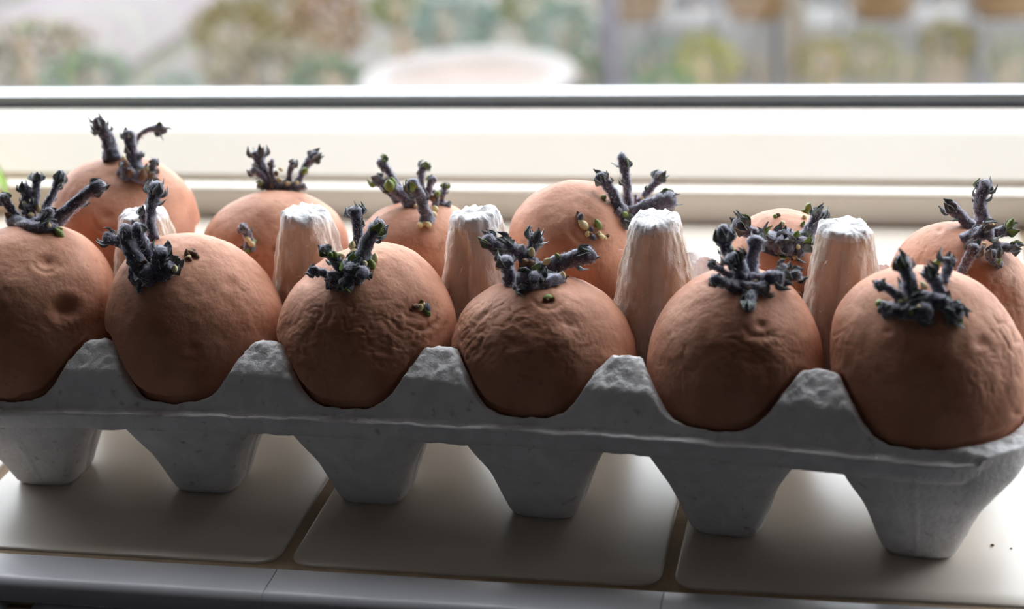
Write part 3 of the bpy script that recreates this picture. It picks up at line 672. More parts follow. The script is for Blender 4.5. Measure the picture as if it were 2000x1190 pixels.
POT = [
 dict(row=1, cell=0, seed=11, c=(250, 480), res=(220, 130), org=C1, green=.05, label='large back-row potato furthest left, with a tall dark forked sprout and a drooping leaf',
  o=[(225, 307), (310, 318), (360, 358), (390, 405), (402, 465), (395, 540), (360, 610), (300, 655), (230, 665), (160, 640), (115, 580), (97, 500), (105, 420), (122, 360), (160, 322)],
  arcs=[(208, 425, 26, .5, 20, 170)], dents=[(208, 422, 12, .5), (225, 340, 16, .6)],
  shoots=[([(625, 320), (590, 190), (525, 85)], 100, 55, [(478, 75), (603, 90), (545, 55)], 0), ([(750, 370), (725, 240), (708, 150)], 80, 55, [], -1), ([(735, 265), (775, 178), (850, 145), (925, 160)], 22, 46, [(965, 150), (905, 212)], -1),
          ([(815, 420), (862, 310)], 60, 32, [], -2), ([(680, 375), (770, 415), (870, 425)], 70, 60, [], -1), ([(755, 350), (785, 275)], 34, 22, [], -3), ([(700, 420), (690, 330)], 60, 35, [], -2)],
  buds=[(700, 350, 16, 'b'), (757, 355, 16, 'y'), (820, 378, 16, 'y'), (690, 320, 13, 'y'), (870, 385, 20, 'b'), (720, 400, 24, 'b'), (790, 420, 26, 'b'), (845, 410, 22, 'b')]),
 dict(row=1, cell=1, seed=12, c=(545, 520), res=(220, 130), org=C1, green=.08, label='back-row potato behind the leftmost clear post, with a low crown of short pale sprouts',
  o=[(402, 455), (430, 412), (480, 384), (550, 372), (610, 384), (652, 412), (678, 455), (690, 520), (675, 590), (630, 650), (545, 670), (460, 650), (412, 590), (398, 520)],
  dents=[(542, 492, 10, .5), (480, 470, 16, .5)],
  shoots=[([(1490, 450), (1440, 340), (1428, 265)], 45, 80, [(1400, 250), (1460, 245)], 1), ([(1500, 460), (1440, 400), (1385, 368)], 40, 42, [], -2), ([(1530, 460), (1500, 385), (1506, 312)], 35, 22, [], -1),
          ([(1590, 450), (1610, 370), (1636, 325)], 36, 34, [], -2), ([(1640, 455), (1695, 350), (1765, 275)], 38, 56, [(1795, 295), (1770, 252)], 1), ([(1500, 470), (1420, 452)], 50, 24, [], -1), ([(1620, 470), (1695, 468)], 50, 22, [], -1), ([(1480, 470), (1570, 470), (1660, 465)], 60, 50, [], -1),
          ([(1385, 815), (1372, 740), (1330, 672)], 62, 38, [], -4)],
  buds=[(1550, 440, 16, 'y'), (1600, 455, 16, 'y'), (1680, 385, 20, 'g'), (1560, 375, 12, 'y'), (1500, 470, 14, 'b'), (1530, 400, 13, 'b'), (1640, 450, 14, 'y'), (1440, 455, 12, 'g'), (1400, 790, 18, 'y'), (1340, 800, 12, 'b'), (1410, 770, 14, 'g'), (1378, 765, 16, 'y'), (1370, 830, 12, 'g'), (1530, 815, 12, 'b'), (1545, 830, 10, 'b')]),
 dict(row=1, cell=2, seed=13, c=(815, 520), res=(220, 130), org=C2, green=.3, label='back-row potato seen between the second and third posts, with thick grey sprouts leaning left',
  o=[(700, 470), (718, 430), (760, 402), (815, 393), (865, 396), (905, 412), (935, 450), (945, 520), (925, 600), (875, 650), (810, 662), (745, 640), (700, 580), (688, 520)],
  shoots=[([(650, 330), (560, 180), (508, 118)], 50, 46, [], 2), ([(630, 350), (540, 265), (478, 218)], 60, 52, [], 1), ([(700, 370), (620, 300), (560, 245)], 84, 62, [(545, 210), (600, 215)], -2), ([(780, 470), (740, 330), (678, 228)], 74, 68, [], -4),
          ([(740, 300), (745, 200), (768, 135)], 46, 46, [], 2), ([(775, 340), (790, 270), (816, 210)], 52, 34, [], 0), ([(850, 365), (866, 300), (882, 245)], 44, 28, [], 0), ([(830, 360), (910, 372)], 56, 20, [], 0), ([(820, 370), (836, 285)], 42, 26, [], -1)],
  buds=[(572, 275, 30, 'g'), (590, 255, 20, 'g'), (825, 398, 17, 'y'), (820, 428, 17, 'y'), (790, 482, 17, 'y'), (742, 482, 18, 'y'), (715, 380, 13, 'y'), (760, 478, 12, 'y'), (835, 310, 16, 'g'), (860, 330, 18, 'b'), (812, 340, 18, 'b')]),
 dict(row=1, cell=3, seed=14, c=(1128, 505), res=(240, 150), org=C3, green=.1, label='broad back-row potato with dark antler-like sprouts and a small yellow bud cluster on its face',
  o=[(993, 480), (1003, 420), (1045, 376), (1105, 354), (1165, 357), (1205, 380), (1240, 425), (1262, 490), (1262, 560), (1235, 625), (1175, 665), (1100, 665), (1030, 625), (995, 555)],
  dents=[(1150, 447, 22, .7), (1180, 383, 16, .8)], arcs=[(1150, 440, 38, .3, 60, 200)],
  shoots=[([(385, 500), (310, 335), (222, 235)], 92, 62, [(200, 203), (188, 280), (290, 213)], 0), ([(430, 460), (420, 280), (385, 92)], 72, 58, [(320, 165), (460, 152), (372, 262)], 0), ([(500, 430), (590, 325), (668, 225)], 48, 66, [(705, 245)], 1),
          ([(450, 510), (590, 440), (755, 400)], 100, 116, [(650, 350), (795, 440), (775, 370), (700, 345)], -2), ([(480, 440), (480, 368)], 22, 12, [], -2), ([(350, 480), (430, 560)], 80, 70, [], 0)],
  buds=[(425, 490, 17, 'y'), (418, 515, 20, 'g'), (440, 556, 16, 'y'), (455, 418, 12, 'y'), (520, 402, 12, 'y'), (265, 395, 20, 'g'), (148, 590, 30, 'y'), (240, 588, 24, 'g'), (206, 668, 22, 'k'), (262, 658, 20, 'y'), (300, 650, 12, 'b'), (160, 645, 18, 'y'), (238, 640, 16, 'y'), (190, 615, 16, 'k'), (112, 530, 24, 'k'), (105, 510, 16, 'b'), (180, 640, 16, 'b'), (280, 665, 14, 'y')]),
 dict(row=1, cell=4, seed=15, c=(1522, 535), res=(220, 130), org=C4, green=.25, label='pink back-row potato between the two right-hand posts, wearing two fuzzy grey sprout arms',
  o=[(1432, 460), (1470, 422), (1530, 407), (1585, 425), (1625, 470), (1640, 530), (1630, 600), (1590, 650), (1520, 665), (1455, 640), (1415, 585), (1410, 515)],
  shoots=[([(-20, 590), (-100, 540), (-225, 440)], 92, 105, [(-215, 345), (-145, 400), (-255, 425), (-235, 370)], -2), ([(20, 640), (60, 540)], 170, 130, [], -2), ([(240, 570), (300, 480), (365, 375)], 110, 84, [(368, 328), (282, 340), (412, 425), (400, 350)], -1),
          ([(170, 670), (115, 615)], 84, 92, [(60, 600), (95, 570)], -3), ([(110, 560), (190, 610), (245, 640)], 130, 110, [], -1), ([(-30, 560), (40, 600), (110, 610)], 100, 120, [], 0), ([(200, 660), (250, 560)], 90, 80, [], -2)],
  buds=[(265, 365, 26, 'g'), (262, 390, 22, 'g'), (245, 430, 17, 'y'), (100, 468, 18, 'y'), (75, 412, 15, 'b'), (48, 420, 15, 'g'), (185, 550, 22, 'g'), (175, 692, 18, 'y'), (205, 628, 16, 'y'), (225, 480, 16, 'g'), (150, 640, 14, 'y')]),
 dict(row=1, cell=5, seed=16, c=(1885, 585), res=(240, 150), org=C4, green=.15, label='back-row potato at the far right end, with a tall upright sprout and wrinkled shoulder',
  o=[(1862, 431), (1930, 458), (1978, 505), (2012, 565), (2028, 640), (2000, 705), (1935, 745), (1855, 735), (1785, 680), (1748, 600), (1742, 520), (1765, 474), (1808, 442)],
  wr=[(1950, 600, 60, 90, .5, 60), (1810, 490, 40, 30, .3, 0)], dents=[(1835, 449, 7, .5), (1962, 590, 22, .9)],
  shoots=[([(1345, 490), (1270, 405), (1190, 335)], 84, 78, [(1205, 448), (1250, 330), (1165, 300)], 0), ([(1425, 470), (1410, 310), (1455, 172)], 104, 78, [(1492, 298), (1352, 300), (1480, 150)], 0), ([(1310, 590), (1400, 535), (1500, 505)], 120, 100, [(1360, 480)], -3),
          ([(1450, 540), (1550, 520), (1630, 500)], 84, 70, [(1650, 480), (1640, 540), (1570, 460)], -2), ([(1500, 610), (1590, 628), (1665, 632)], 66, 58, [(1685, 600), (1670, 660)], -3), ([(1270, 805), (1330, 700), (1385, 605)], 62, 86, [(1380, 575), (1450, 615)], -5), ([(1525, 745), (1490, 700), (1500, 640)], 64, 66, [], -3)],
  buds=[(1322, 830, 18, 'y'), (1520, 580, 16, 'y'), (1490, 480, 15, 'y'), (1600, 490, 26, 'g'), (1440, 600, 14, 'y'), (1520, 730, 18, 'g')]),
 dict(row=0, cell=0, seed=1, c=(75, 630), org=C1, green=.05, label='front-row potato at the left end, with a deep round hollow in its face',
  o=[(75, 438), (150, 453), (200, 498), (226, 560), (230, 630), (218, 700), (180, 770), (120, 830), (50, 855), (-20, 845), (-70, 800), (-90, 710), (-95, 620), (-75, 520), (-20, 455)],
  dents=[(127, 604, 21, 2.3), (90, 512, 14, .8), (55, 705, 20, .5)], arcs=[(92, 502, 30, .25, 30, 155)], wr=[(120, 655, 90, 40, .5, -20)],
  shoots=[([(100, 650), (50, 575), (5, 505)], 60, 46, [], -2), ([(150, 620), (138, 530), (130, 445)], 50, 44, [(92, 458), (145, 428)], 0), ([(190, 580), (200, 470), (206, 390)], 48, 50, [(236, 425)], 1), ([(245, 600), (300, 490), (345, 375)], 46, 50, [], 1),
          ([(280, 680), (400, 580), (500, 490), (585, 455)], 88, 66, [(612, 455), (540, 425)], -3), ([(195, 680), (290, 595)], 70, 42, [], -4), ([(70, 650), (180, 690), (330, 705)], 70, 70, [], -1), ([(180, 660), (150, 560)], 80, 55, [], -1)],
  buds=[(180, 622, 15, 'y'), (216, 602, 17, 'y'), (132, 572, 15, 'y'), (340, 738, 22, 'g'), (330, 705, 18, 'y'), (92, 682, 15, 'y'), (200, 590, 15, 'b'), (165, 520, 20, 'k'), (268, 690, 14, 'y'), (60, 640, 20, 'b')]),
 dict(row=0, cell=1, seed=2, c=(375, 650), org=C1, green=.03, label='smooth front-row potato second from the left, with dark sprout bunch and brown scabby eye',
  o=[(340, 457), (400, 458), (460, 480), (515, 530), (548, 590), (553, 660), (535, 740), (490, 810), (420, 850), (340, 850), (270, 815), (225, 740), (210, 660), (213, 590), (235, 525), (280, 475)],
  dents=[(375, 680, 12, .6), (378, 495, 20, .5), (450, 555, 14, .3)], arcs=[(370, 668, 40, .22, 50, 120)], wr=[(505, 600, 55, 70, .32, -50)],
  shoots=[([(810, 970), (730, 830), (685, 670)], 120, 72, [], -3), ([(860, 890), (790, 770), (748, 665)], 76, 60, [], -4), ([(760, 830), (650, 770), (568, 742)], 56, 64, [(555, 780), (590, 715)], -1), ([(850, 760), (835, 640), (850, 530), (878, 435)], 58, 78, [(843, 425), (908, 425), (922, 540)], 1),
          ([(880, 960), (885, 870), (902, 802)], 110, 80, [(925, 830), (870, 790)], -4), ([(760, 950), (850, 960)], 120, 110, [], -1), ([(800, 960), (765, 1055)], 70, 22, [], -1), ([(800, 700), (800, 600)], 50, 46, [], 0), ([(900, 960), (960, 900)], 90, 70, [], -2)],
  buds=[(966, 930, 18, 'y'), (975, 885, 16, 'k'), (840, 905, 14, 'b'), (760, 900, 14, 'b'), (800, 885, 14, 'b'), (1040, 850, 20, 'b'), (1062, 838, 20, 'b'), (1085, 845, 18, 'b'), (1050, 858, 14, 'y'), (1072, 820, 14, 'b'), (1030, 865, 12, 'b'), (1095, 862, 12, 'b'), (1055, 875, 12, 'b')]),
 dict(row=0, cell=2, seed=3, c=(715, 660), org=C2, green=.25, label='heavily wrinkled front-row potato third from the left, small bud cluster on its right',
  o=[(740, 472), (800, 484), (850, 528), (880, 582), (892, 645), (885, 715), (850, 785), (785, 840), (705, 858), (625, 835), (568, 780), (542, 710), (543, 635), (565, 575), (610, 525), (675, 487)],
  dents=[(600, 545, 16, .5), (825, 605, 18, .7), (670, 760, 26, .3)], arcs=[(822, 602, 40, .3, 30, 130)], wr=[(700, 665, 165, 75, 1.05, 0), (600, 720, 80, 70, .6, 25), (830, 690, 60, 80, .6, -60)],
  shoots=[([(335, 760), (260, 665), (188, 598)], 76, 46, [(170, 590)], -3), ([(265, 775), (190, 742), (118, 732)], 56, 42, [], -3), ([(395, 640), (392, 480), (368, 375)], 56, 70, [(328, 382), (416, 422), (375, 348)], 0), ([(400, 710), (450, 570), (530, 455)], 96, 74, [(560, 480), (505, 430), (550, 540), (480, 500)], -2),
          ([(350, 790), (362, 705)], 70, 84, [(330, 690), (400, 690)], -4), ([(390, 790), (425, 730)], 60, 74, [], -5), ([(260, 800), (272, 770)], 90, 84, [], -3), ([(340, 830), (332, 790)], 60, 76, [(320, 770)], -4), ([(320, 800), (285, 838)], 50, 22, [], -2), ([(300, 780), (380, 680)], 90, 80, [], -1)],
  buds=[(360, 605, 20, 'y'), (382, 628, 22, 'y'), (482, 680, 24, 'y'), (472, 715, 24, 'g'), (240, 655, 18, 'g'), (312, 660, 20, 'y'), (430, 700, 18, 'y'), (270, 660, 18, 'g'), (720, 935, 20, 'b'), (746, 930, 18, 'y'), (770, 962, 26, 'k'), (750, 908, 12, 'b'), (693, 955, 10, 'b'), (735, 945, 20, 'y'), (785, 975, 18, 'g')]),
 dict(row=0, cell=3, seed=4, c=(1060, 700), org=C2, green=.12, label='wide squat front-row potato in the middle, grey sprouts spreading wide above one tiny green bud',
  o=[(1060, 538), (1130, 545), (1185, 575), (1225, 625), (1244, 695), (1240, 765), (1200, 825), (1130, 865), (1050, 872), (960, 850), (900, 800), (876, 730), (882, 660), (905, 605), (950, 565), (1000, 545)],
  dents=[(1072, 585, 14, .7), (1002, 672, 16, .5), (1112, 635, 18, .45), (990, 555, 14, .4)], arcs=[(1072, 570, 34, .32, 35, 150)], wr=[(935, 650, 85, 70, .75, 20), (1040, 625, 90, 30, .5, 0), (1080, 740, 70, 90, .5, 70), (1130, 680, 60, 70, .3, 40)],
  shoots=[([(1215, 715), (1165, 615), (1085, 545)], 74, 72, [(1055, 545), (1112, 498), (1080, 510)], -1), ([(1310, 650), (1240, 610), (1190, 592)], 92, 84, [(1200, 560)], -2), ([(1250, 800), (1222, 725), (1200, 655)], 94, 74, [(1165, 640)], -4), ([(1335, 660), (1362, 600), (1385, 525)], 60, 84, [(1425, 503), (1450, 575), (1350, 508)], 0),
          ([(1400, 750), (1500, 700), (1600, 660), (1715, 650)], 118, 78, [(1735, 655), (1690, 605)], -4), ([(1240, 800), (1380, 810), (1540, 770)], 80, 70, [], -1), ([(1300, 820), (1302, 775)], 80, 70, [], -5), ([(1345, 830), (1385, 755)], 66, 70, [(1400, 735)], -4), ([(1300, 700), (1390, 720)], 100, 90, [], -1), ([(1240, 810), (1330, 835)], 60, 60, [], -2), ([(1450, 780), (1540, 775)], 60, 30, [(1560, 765)], -2)],
  buds=[(1352, 640, 22, 'y'), (1432, 690, 20, 'y'), (1300, 705, 13, 'b'), (1172, 722, 14, 'y'), (1528, 770, 18, 'y'), (1500, 655, 13, 'g'), (1322, 690, 22, 'b'), (1360, 700, 20, 'b'), (1292, 770, 24, 'b'), (1410, 715, 14, 'b'), (1455, 880, 20, 'g'), (1440, 900, 14, 'b'), (1470, 895, 12, 'b'), (1195, 660, 18, 'k')]),
 dict(row=0, cell=4, seed=5, c=(1435, 705), org=C3, green=.12, label='tall egg-shaped front-row potato second from the right, one shoot of its tuft drooping forward',
  o=[(1430, 518), (1500, 533), (1550, 565), (1585, 620), (1604, 695), (1600, 760), (1570, 825), (1510, 880), (1430, 900), (1350, 880), (1290, 820), (1266, 745), (1270, 670), (1295, 605), (1335, 560), (1380, 530)],
  dents=[(1487, 635, 9, .6), (1475, 705, 24, .5), (1385, 555, 9, .4)], arcs=[(1487, 615, 44, .25, 40, 140)], wr=[(1480, 690, 80, 45, .6, -15), (1320, 720, 45, 120, .4, 80), (1530, 760, 55, 80, .4, 60), (1390, 600, 60, 40, .25, 20)],
  shoots=[([(1160, 900), (1090, 770), (1062, 570)], 66, 92, [(1100, 558), (1142, 642), (998, 682), (1020, 590)], 0), ([(1205, 950), (1160, 850), (1118, 765)], 118, 100, [(1105, 735), (1180, 760)], -4), ([(1250, 910), (1262, 760), (1290, 645)], 92, 100, [(1248, 610), (1358, 680), (1220, 682), (1320, 625)], -1), ([(1110, 920), (1030, 865), (958, 832)], 56, 38, [], -2),
          ([(1160, 1000), (1070, 960), (978, 930)], 96, 54, [], -4), ([(1260, 960), (1390, 925), (1470, 945)], 118, 88, [], -3), ([(1400, 940), (1490, 925), (1580, 900)], 64, 66, [(1595, 940), (1545, 870)], -4), ([(1420, 910), (1472, 842)], 56, 56, [(1500, 850)], -2), ([(1262, 970), (1245, 1060), (1228, 1145)], 96, 66, [(1215, 1160)], -6), ([(1130, 970), (1260, 1000), (1360, 990)], 90, 90, [], -1)],
  buds=[(1252, 975, 20, 'y'), (1275, 962, 16, 'y'), (1115, 745, 24, 'g'), (1490, 930, 26, 'g'), (1455, 895, 24, 'g'), (1225, 1000, 14, 'b'), (975, 975, 12, 'b'), (995, 980, 10, 'b')]),
 dict(row=0, cell=5, seed=6, c=(1810, 725), org=C4, green=.12, label='largest front-row potato at the right end, with blue-tinged sprouts and one green-tipped bud',
  o=[(1785, 518), (1860, 528), (1930, 573), (1978, 640), (2005, 715), (2012, 790), (1985, 860), (1915, 920), (1815, 940), (1730, 910), (1670, 840), (1636, 765), (1624, 685), (1632, 610), (1668, 558), (1725, 526)],
  dents=[(1845, 790, 22, .7), (1735, 648, 8, .3), (1915, 670, 12, .5), (1985, 808, 8, .5)], wr=[(1640, 690, 36, 80, .5, 75), (1970, 660, 40, 90, .55, -65), (1925, 730, 50, 60, .35, -50)],
  shoots=[([(960, 990), (930, 830), (878, 670)], 118, 82, [(868, 628), (932, 682), (842, 690), (905, 650)], -2), ([(890, 960), (800, 900), (705, 862)], 74, 52, [(690, 845)], -3), ([(1160, 950), (1110, 855), (1045, 755)], 82, 92, [(1000, 790), (1060, 725), (1090, 730)], -1), ([(1165, 860), (1195, 760), (1208, 690)], 58, 90, [(1225, 665), (1180, 690)], 1),
          ([(1000, 985), (1140, 985), (1215, 1030), (1285, 1095)], 120, 104, [(1358, 1050), (1305, 1168), (1190, 1142), (1300, 1040)], -5), ([(830, 1050), (770, 1040)], 86, 56, [], -3), ([(780, 1040), (930, 1050), (1100, 1060)], 110, 110, [], -1), ([(860, 990), (1000, 960)], 100, 100, [], -2)],
  buds=[(738, 1000, 28, 'g'), (890, 992, 20, 'y'), (922, 985, 20, 'y'), (1040, 890, 24, 'y'), (1200, 940, 18, 'b'), (1110, 742, 26, 'g'), (960, 1060, 16, 'g'), (1000, 1020, 14, 'y'), (1265, 1130, 28, 'g')]),
]
for d in POT: build_potato(d)

# ------------------------------------------------------------------ small crumbs on the sill
for k, (x, y, r) in enumerate(((1938, 1066, .55), (1975, 1072, .3))):
    p = on_z(x, y, 0); th = np.linspace(0, 2*math.pi, 6, endpoint=False)
    V = [(r*math.cos(t)*(1+.3*math.sin(3*t)), r*.7*math.sin(t), 0) for t in th]+[(r*.6*math.cos(t), r*.4*math.sin(t), r*.7) for t in th]
    o = link('crumb', mesh('crumb', np.array(V), grid_quads(2, 6, False, True), ngons=[list(range(6))[::-1], list(range(6, 12))], mat=M_BROWN)); o.location = tuple(p*.001+np.array([0, 0, .00002]))
    tag(o, ('larger' if k == 0 else 'smaller')+' brown crumb on the cream sill tile right of the carton', 'crumb', 'crumbs on the sill tile')

# ------------------------------------------------------------------ house plant whose leaf just enters at the left
gp = np.array([-273.5, 150., 0.])
hp = thing('potted_plant', 'bright green house plant standing on the sill at the left edge of the picture', 'plant', gp)
M_POT = mat('pot_clay', (.55, .26, .15), .8, (.62, .32, .2), 60, .3, 300, .0005)
M_LG = mat('plant_leaf', (.28, .46, .06), .45, (.36, .55, .10), 60, .2, 300, .0004)
pr = [(0, 0), (19, 0), (21, 3), (25, 36), (28, 37), (28.5, 44), (26, 44.5), (24.5, 40), (0, 40)]
th = np.linspace(0, 2*math.pi, 40, endpoint=False)
V = np.array([(r*math.cos(t), r*math.sin(t), z) for (r, z) in pr for t in th])
link('pot', mesh('pot', V, grid_quads(len(pr), 40, False, True)[:, ::-1], mat=M_POT), hp)
rng = np.random.default_rng(4)
for k in range(16):
    a = k*2.4+.4; l = rng.uniform(30, 46); zz = rng.uniform(20, 75)
    if abs(math.atan2(math.sin(a), math.cos(a))) < .8: l = 53
    tp = np.array([l*math.cos(a), l*math.sin(a)*.7, 4+zz*.33]); bs = np.array([4*math.cos(a), 4*math.sin(a), 40])
    Vl, ql = blade(bs, tp, 19, np.array([math.cos(a), math.sin(a), 1.2]), .3, 9, 5, .5)
    link('leaf', mesh('leaf', Vl, ql, mat=M_LG), hp)

# ------------------------------------------------------------------ garden beyond the glass
GZ = -1900.
GA = .115
def ga(*c): return tuple(GA*x for x in c)
M_EARTH = mat('garden_ground', ga(.42, .36, .30), 1, ga(.50, .50, .38), 3.5, noise2=(ga(.58, .51, .50), 2.2, .52, .60), spec=.1)
V, Q = boxes([(-30000, 30000, 300, 60000, GZ-200, GZ)])
gr = link('ground', mesh('ground', V, Q, mat=M_EARTH, smooth=False)); tag(gr, 'brown and green garden ground outside the window', None, None, 'structure')
M_PAVE = mat('paving', ga(.42, .32, .335), .9, ga(.48, .375, .39), 5)
pc = on_z(235, 60, GZ); V, Q, N = slab(pc[0]-900, pc[0]+420, pc[1]-1300, pc[1]+2500, 300, zt=GZ+25, th=30, e=10)
o = link('paving_slab', mesh('paving_slab', V, Q, ngons=N, mat=M_PAVE)); tag(o, 'blurred pinkish grey paved patch in the garden at upper left', 'paving')
def shrub(px, py, rx, ry, Y, c1, c2, label, name='shrub', n=420, seed=0, leaf=.24, cat='shrub'):
    c1, c2 = [tuple(max(.02, 1.35*(sum(c)/3+(x-sum(c)/3)*1.35)) for x in c) for c in (c1, c2)]
    rng = np.random.default_rng(seed+int(px)); ctr = on_y(px, py, Y); k = depth(ctr)/F; a = rx*k; c = ry*k; b = (a+c)/2
    base = np.array([ctr[0], ctr[1], GZ]); root = thing(name, label, cat, base)
    m = mat(name+'_foliage', tuple(GA*c for c in c1), .8, tuple(GA*c for c in c2), 9, spec=.1)
    v = rng.normal(0, 1, (n, 3)); v /= np.linalg.norm(v, axis=1)[:, None]; r = rng.uniform(.25, 1, n)**.5
    p = ctr+v*r[:, None]*np.array([a, b, c]); Vv = []; Q = []
    for i in range(n):
        d = v[i]+rng.normal(0, .6, 3)+np.array([0, 0, .4]); d /= np.linalg.norm(d); s = np.cross(d, rng.normal(0, 1, 3)); s /= np.linalg.norm(s); L = leaf*b*rng.uniform(.6, 1.3); w = L*.38
        nn = np.cross(d, s)*w*.3; q = p[i]; j = len(Vv)
        Vv += [q, q+d*L*.5+s*w-nn, q+d*L, q+d*L*.5-s*w-nn, q+d*L*.5]; Q += [(j, j+1, j+4), (j+1, j+2, j+4), (j+2, j+3, j+4), (j+3, j, j+4)]
    fo = link('foliage', mesh('foliage', np.array(Vv), None, Q, mat=m, origin=base, smooth=False), root); fo['kind'] = 'stuff'
    for i in range(5):
        t0 = base+np.array([rng.uniform(-.1, .1)*a, 0, -5.]); t1 = ctr+np.array([rng.uniform(-.6, .6)*a, rng.uniform(-.5, .5)*b, c*rng.uniform(-.2, .6)])
        Vt, q, ng = tube(catmull([t0, (t0+t1)/2+rng.normal(0, .08*a, 3), t1], 6), np.linspace(14, 5, 6), 6, 1, 0)
        link('stem', mesh('stem', Vt, q, ngons=ng, mat=M_STEM, origin=base), root)
    return root
M_STEM = mat('woody_stem', (.22, .15, .10), .9)
SH = [
 (60, 120, 130, 75, 5200, (.62, .57, .42), (.70, .64, .52), 'blurred straw-coloured shrub at the far left of the garden'),
 (170, 150, 90, 45, 4900, (.42, .52, .40), (.52, .60, .50), 'blurred grey-green low shrub in front of the paved patch'),
 (455, 60, 85, 60, 6100, (.42, .34, .10), (.52, .42, .20), 'blurred olive-brown shrub right of the paved patch'),
 (640, 45, 80, 60, 6100, (.50, .28, .14), (.58, .38, .24), 'blurred rust-brown shrub in the garden, upper left of centre'),
 (550, 25, 60, 55, 6500, (.48, .42, .16), (.58, .50, .30), 'blurred ochre shrub between the olive and the rust shrubs'),
 (520, 140, 140, 55, 5300, (.58, .50, .36), (.66, .60, .46), 'blurred tan dry shrub below the olive-brown shrub'),
 (640, 155, 80, 38, 4800, (.28, .42, .27), (.40, .50, .36), 'blurred dark green low plant left of the pale basin'),
 (345, 172, 50, 26, 4600, (.55, .66, .58), (.64, .72, .64), 'blurred small pale mint plant above the window edge at left'),
 (890, 45, 85, 60, 6000, (.38, .54, .46), (.48, .62, .54), 'blurred blue-green bush behind the pale basin'),
 (780, 15, 60, 40, 6700, (.36, .42, .14), (.46, .50, .22), 'blurred olive bush left of the blue-green bush'),
 (1030, 15, 60, 42, 6900, (.32, .38, .12), (.44, .46, .2), 'blurred olive bush right of the blue-green bush'),
 (1092, 60, 70, 58, 5850, (.38, .54, .42), (.50, .62, .52), 'blurred sea-green bush right of the basin top'),
 (1145, 150, 42, 46, 5000, (.16, .30, .13), (.26, .42, .22), 'blurred dark green bush at the right end of the basin'),
 (1285, 130, 62, 55, 5700, (.40, .50, .40), (.50, .56, .50), 'blurred grey-green bush right of the purple post'),
 (1375, 130, 62, 62, 5000, (.62, .62, .16), (.74, .70, .30), 'blurred yellow-green shrub right of centre'),
 (1300, 165, 60, 30, 4700, (.28, .44, .22), (.40, .54, .32), 'blurred mid-green low plant under the yellow-green shrub'),
 (1460, 150, 55, 45, 5300, (.56, .50, .40), (.62, .56, .46), 'blurred fawn shrub left of the tan post'),
 (1605, 120, 50, 52, 5000, (.52, .44, .18), (.62, .54, .28), 'blurred ochre-yellow shrub right of the tan post'),
 (1690, 110, 65, 50, 5600, (.62, .60, .34), (.70, .66, .46), 'blurred pale yellow shrub in the right half of the garden'),
 (1755, 150, 52, 42, 5300, (.66, .62, .38), (.74, .70, .50), 'blurred cream-yellow low plant in the right half of the garden'),
 (1850, 85, 55, 45, 6000, (.34, .28, .08), (.44, .38, .14), 'blurred dark olive shrub near the right side'),
 (1850, 152, 46, 34, 4400, (.72, .60, .46), (.78, .68, .54), 'blurred peach-coloured plant under the dark olive shrub'),
 (1980, 130, 50, 60, 5200, (.62, .62, .44), (.70, .68, .52), 'blurred pale plant at the far right of the garden'),
 (1368, 22, 58, 50, 6800, (.50, .52, .60), (.58, .60, .66), 'blurred blue-grey round bush between the first and second ledge pots'),
 (1602, 22, 58, 50, 6800, (.52, .53, .58), (.60, .60, .64), 'blurred grey round bush between the second and third ledge pots'),
 (1842, 20, 56, 50, 6800, (.56, .54, .54), (.62, .60, .60), 'blurred pale grey round bush between the third and fourth ledge pots'),
]
for k, (a, b, c, d_, e, f, g, h) in enumerate(SH): shrub(a, b, c, d_, e, f, g, h, seed=k)
# stone ledge with clay pots
M_STONE = mat('ledge_stone', ga(.68, .63, .60), .9, ga(.76, .70, .67), 4)
lz = on_y(1500, 48, 6200)[2]
la = on_y(1150, 48, 6200)[0]; lb = on_y(2300, 48, 6200)[0]
led = thing('stone_ledge', 'blurred grey stone garden ledge across the right half, carrying clay pots', 'ledge', ((la+lb)/2, 6350, GZ))
nb = 9; wb = (lb-la)/nb
for i in range(nb):
    V, Q = boxes([(-wb/2+8, wb/2-8, -150, 150, 0, lz-GZ)]); o = link('block', mesh('block', V, Q, mat=M_STONE, smooth=False), led)
    o.location = (((la+(i+.5)*wb)-(la+lb)/2)*.001, (i % 3-1)*.006, 0); bevel(o, 12)
M_CLAY = mat('orange_clay', ga(1.75, .95, .38), .85, ga(1.9, 1.15, .55), 8)
def garden_pot(px, label, Y=6330, sc=1., m=None):
    p = on_y(px, 30, Y); rt = 175*sc; prf = [(0, 0), (.52*rt, 0), (.68*rt, 18), (rt, 230*sc), (1.08*rt, 232*sc), (1.1*rt, 285*sc), (1.0*rt, 288*sc), (.9*rt, 250*sc), (0, 248*sc)]
    V = np.array([(r*math.cos(t), r*math.sin(t), z) for (r, z) in prf for t in np.linspace(0, 2*math.pi, 32, endpoint=False)])
    o = link('garden_pot', mesh('garden_pot', V, grid_quads(len(prf), 32, False, True)[:, ::-1], mat=m or M_CLAY)); o.location = (p[0]*.001, Y*.001, lz*.001+.002)
    tag(o, label, 'pot', 'clay pots on the garden ledge')
for px, lb_ in ((1235, 'blurred orange clay pot at the left end of the garden ledge'), (1480, 'blurred orange clay pot second from the left on the garden ledge'), (1722, 'blurred orange clay pot third from the left on the garden ledge'), (1962, 'blurred orange clay pot at the right end of the garden ledge')):
    garden_pot(px, lb_)
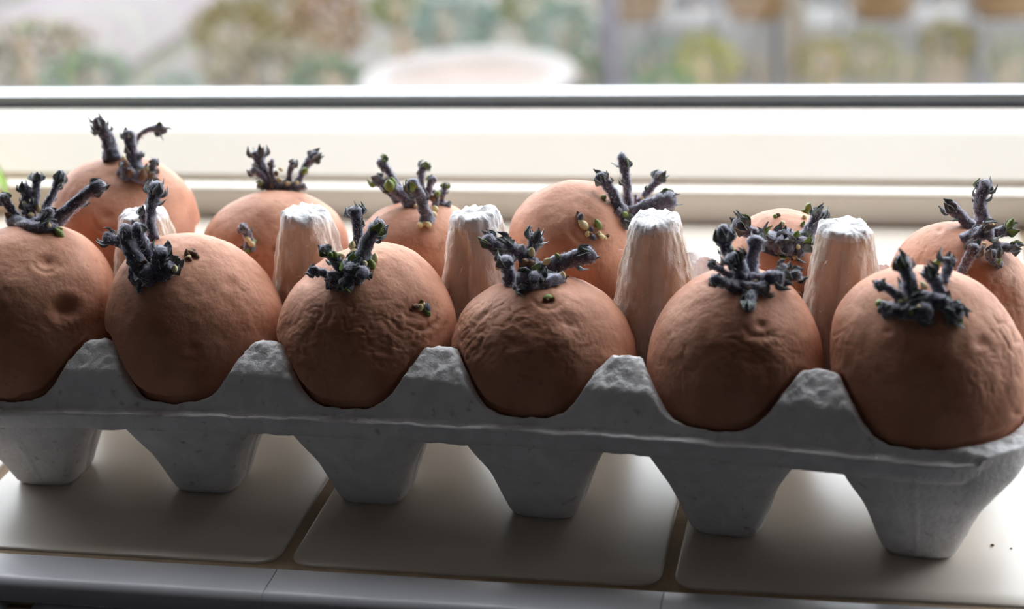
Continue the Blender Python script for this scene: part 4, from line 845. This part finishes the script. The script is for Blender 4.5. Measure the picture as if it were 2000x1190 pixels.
# two thin upright posts
def upright(px, y0, Y, w, col, label):
    p = on_y(px, 180, Y); top = on_y(px, y0, Y)[2]; m = mat('post_paint', ga(*col), .8, ga(*[c*1.15 for c in col]), 5)
    V, Q = boxes([(-w/2, w/2, -w/2, w/2, 0, top-GZ)]); o = link('garden_post', mesh('garden_post', V, Q, mat=m, smooth=False)); o.location = (p[0]*.001, Y*.001, GZ*.001); bevel(o, 5); tag(o, label, 'post')
upright(1197, -60, 4900, 52, (.38, .33, .40), 'blurred purple-grey upright garden post right of the basin')
upright(1553, -60, 5100, 58, (.64, .50, .36), 'blurred tan upright garden post among the yellow shrubs')
# pale basin on a pedestal
bc = on_y(915, 158, 4700); kx = depth(bc)/F; RB = 215*kx
bb = thing('birdbath', 'blurred large pale stone birdbath basin in the garden above the window edge', 'birdbath', (bc[0], bc[1], GZ))
M_BASIN = mat('pale_stone', ga(.66, .55, .50), .7, ga(.74, .64, .59), 6)
M_BOWL = mat('basin_inside', ga(.62, .42, .32), .7, ga(.72, .50, .40), 6)
hz = bc[2]-GZ
prf = [(0, -75), (.5*RB, -72), (.85*RB, -48), (.985*RB, -14), (RB, 6), (.985*RB, 18), (.93*RB, 20), (.80*RB, 12), (.74*RB, 0)]
tt = np.linspace(0, 2*math.pi, 64, endpoint=False)
V = np.array([(r*math.cos(t), r*math.sin(t), hz+z) for (r, z) in prf for t in tt]); link('basin', mesh('basin', V, grid_quads(len(prf), 64, False, True)[:, ::-1], mat=M_BASIN), bb)
prf = [(.745*RB, -1), (.6*RB, -16), (.3*RB, -26), (1, -28)]
V = np.array([(r*math.cos(t), r*math.sin(t), hz+z) for (r, z) in prf for t in tt]); link('bowl_lining', mesh('bowl_lining', V, grid_quads(len(prf), 64, False, True)[:, ::-1], mat=M_BOWL), bb)
prf = [(0, 0), (170, 0), (170, 40), (110, 80), (75, 200), (70, hz-250), (95, hz-120), (150, hz-71)]
V = np.array([(r*math.cos(t), r*math.sin(t), z) for (r, z) in prf for t in tt]); link('pedestal', mesh('pedestal', V, grid_quads(len(prf), 64, False, True)[:, ::-1], mat=M_BASIN), bb)
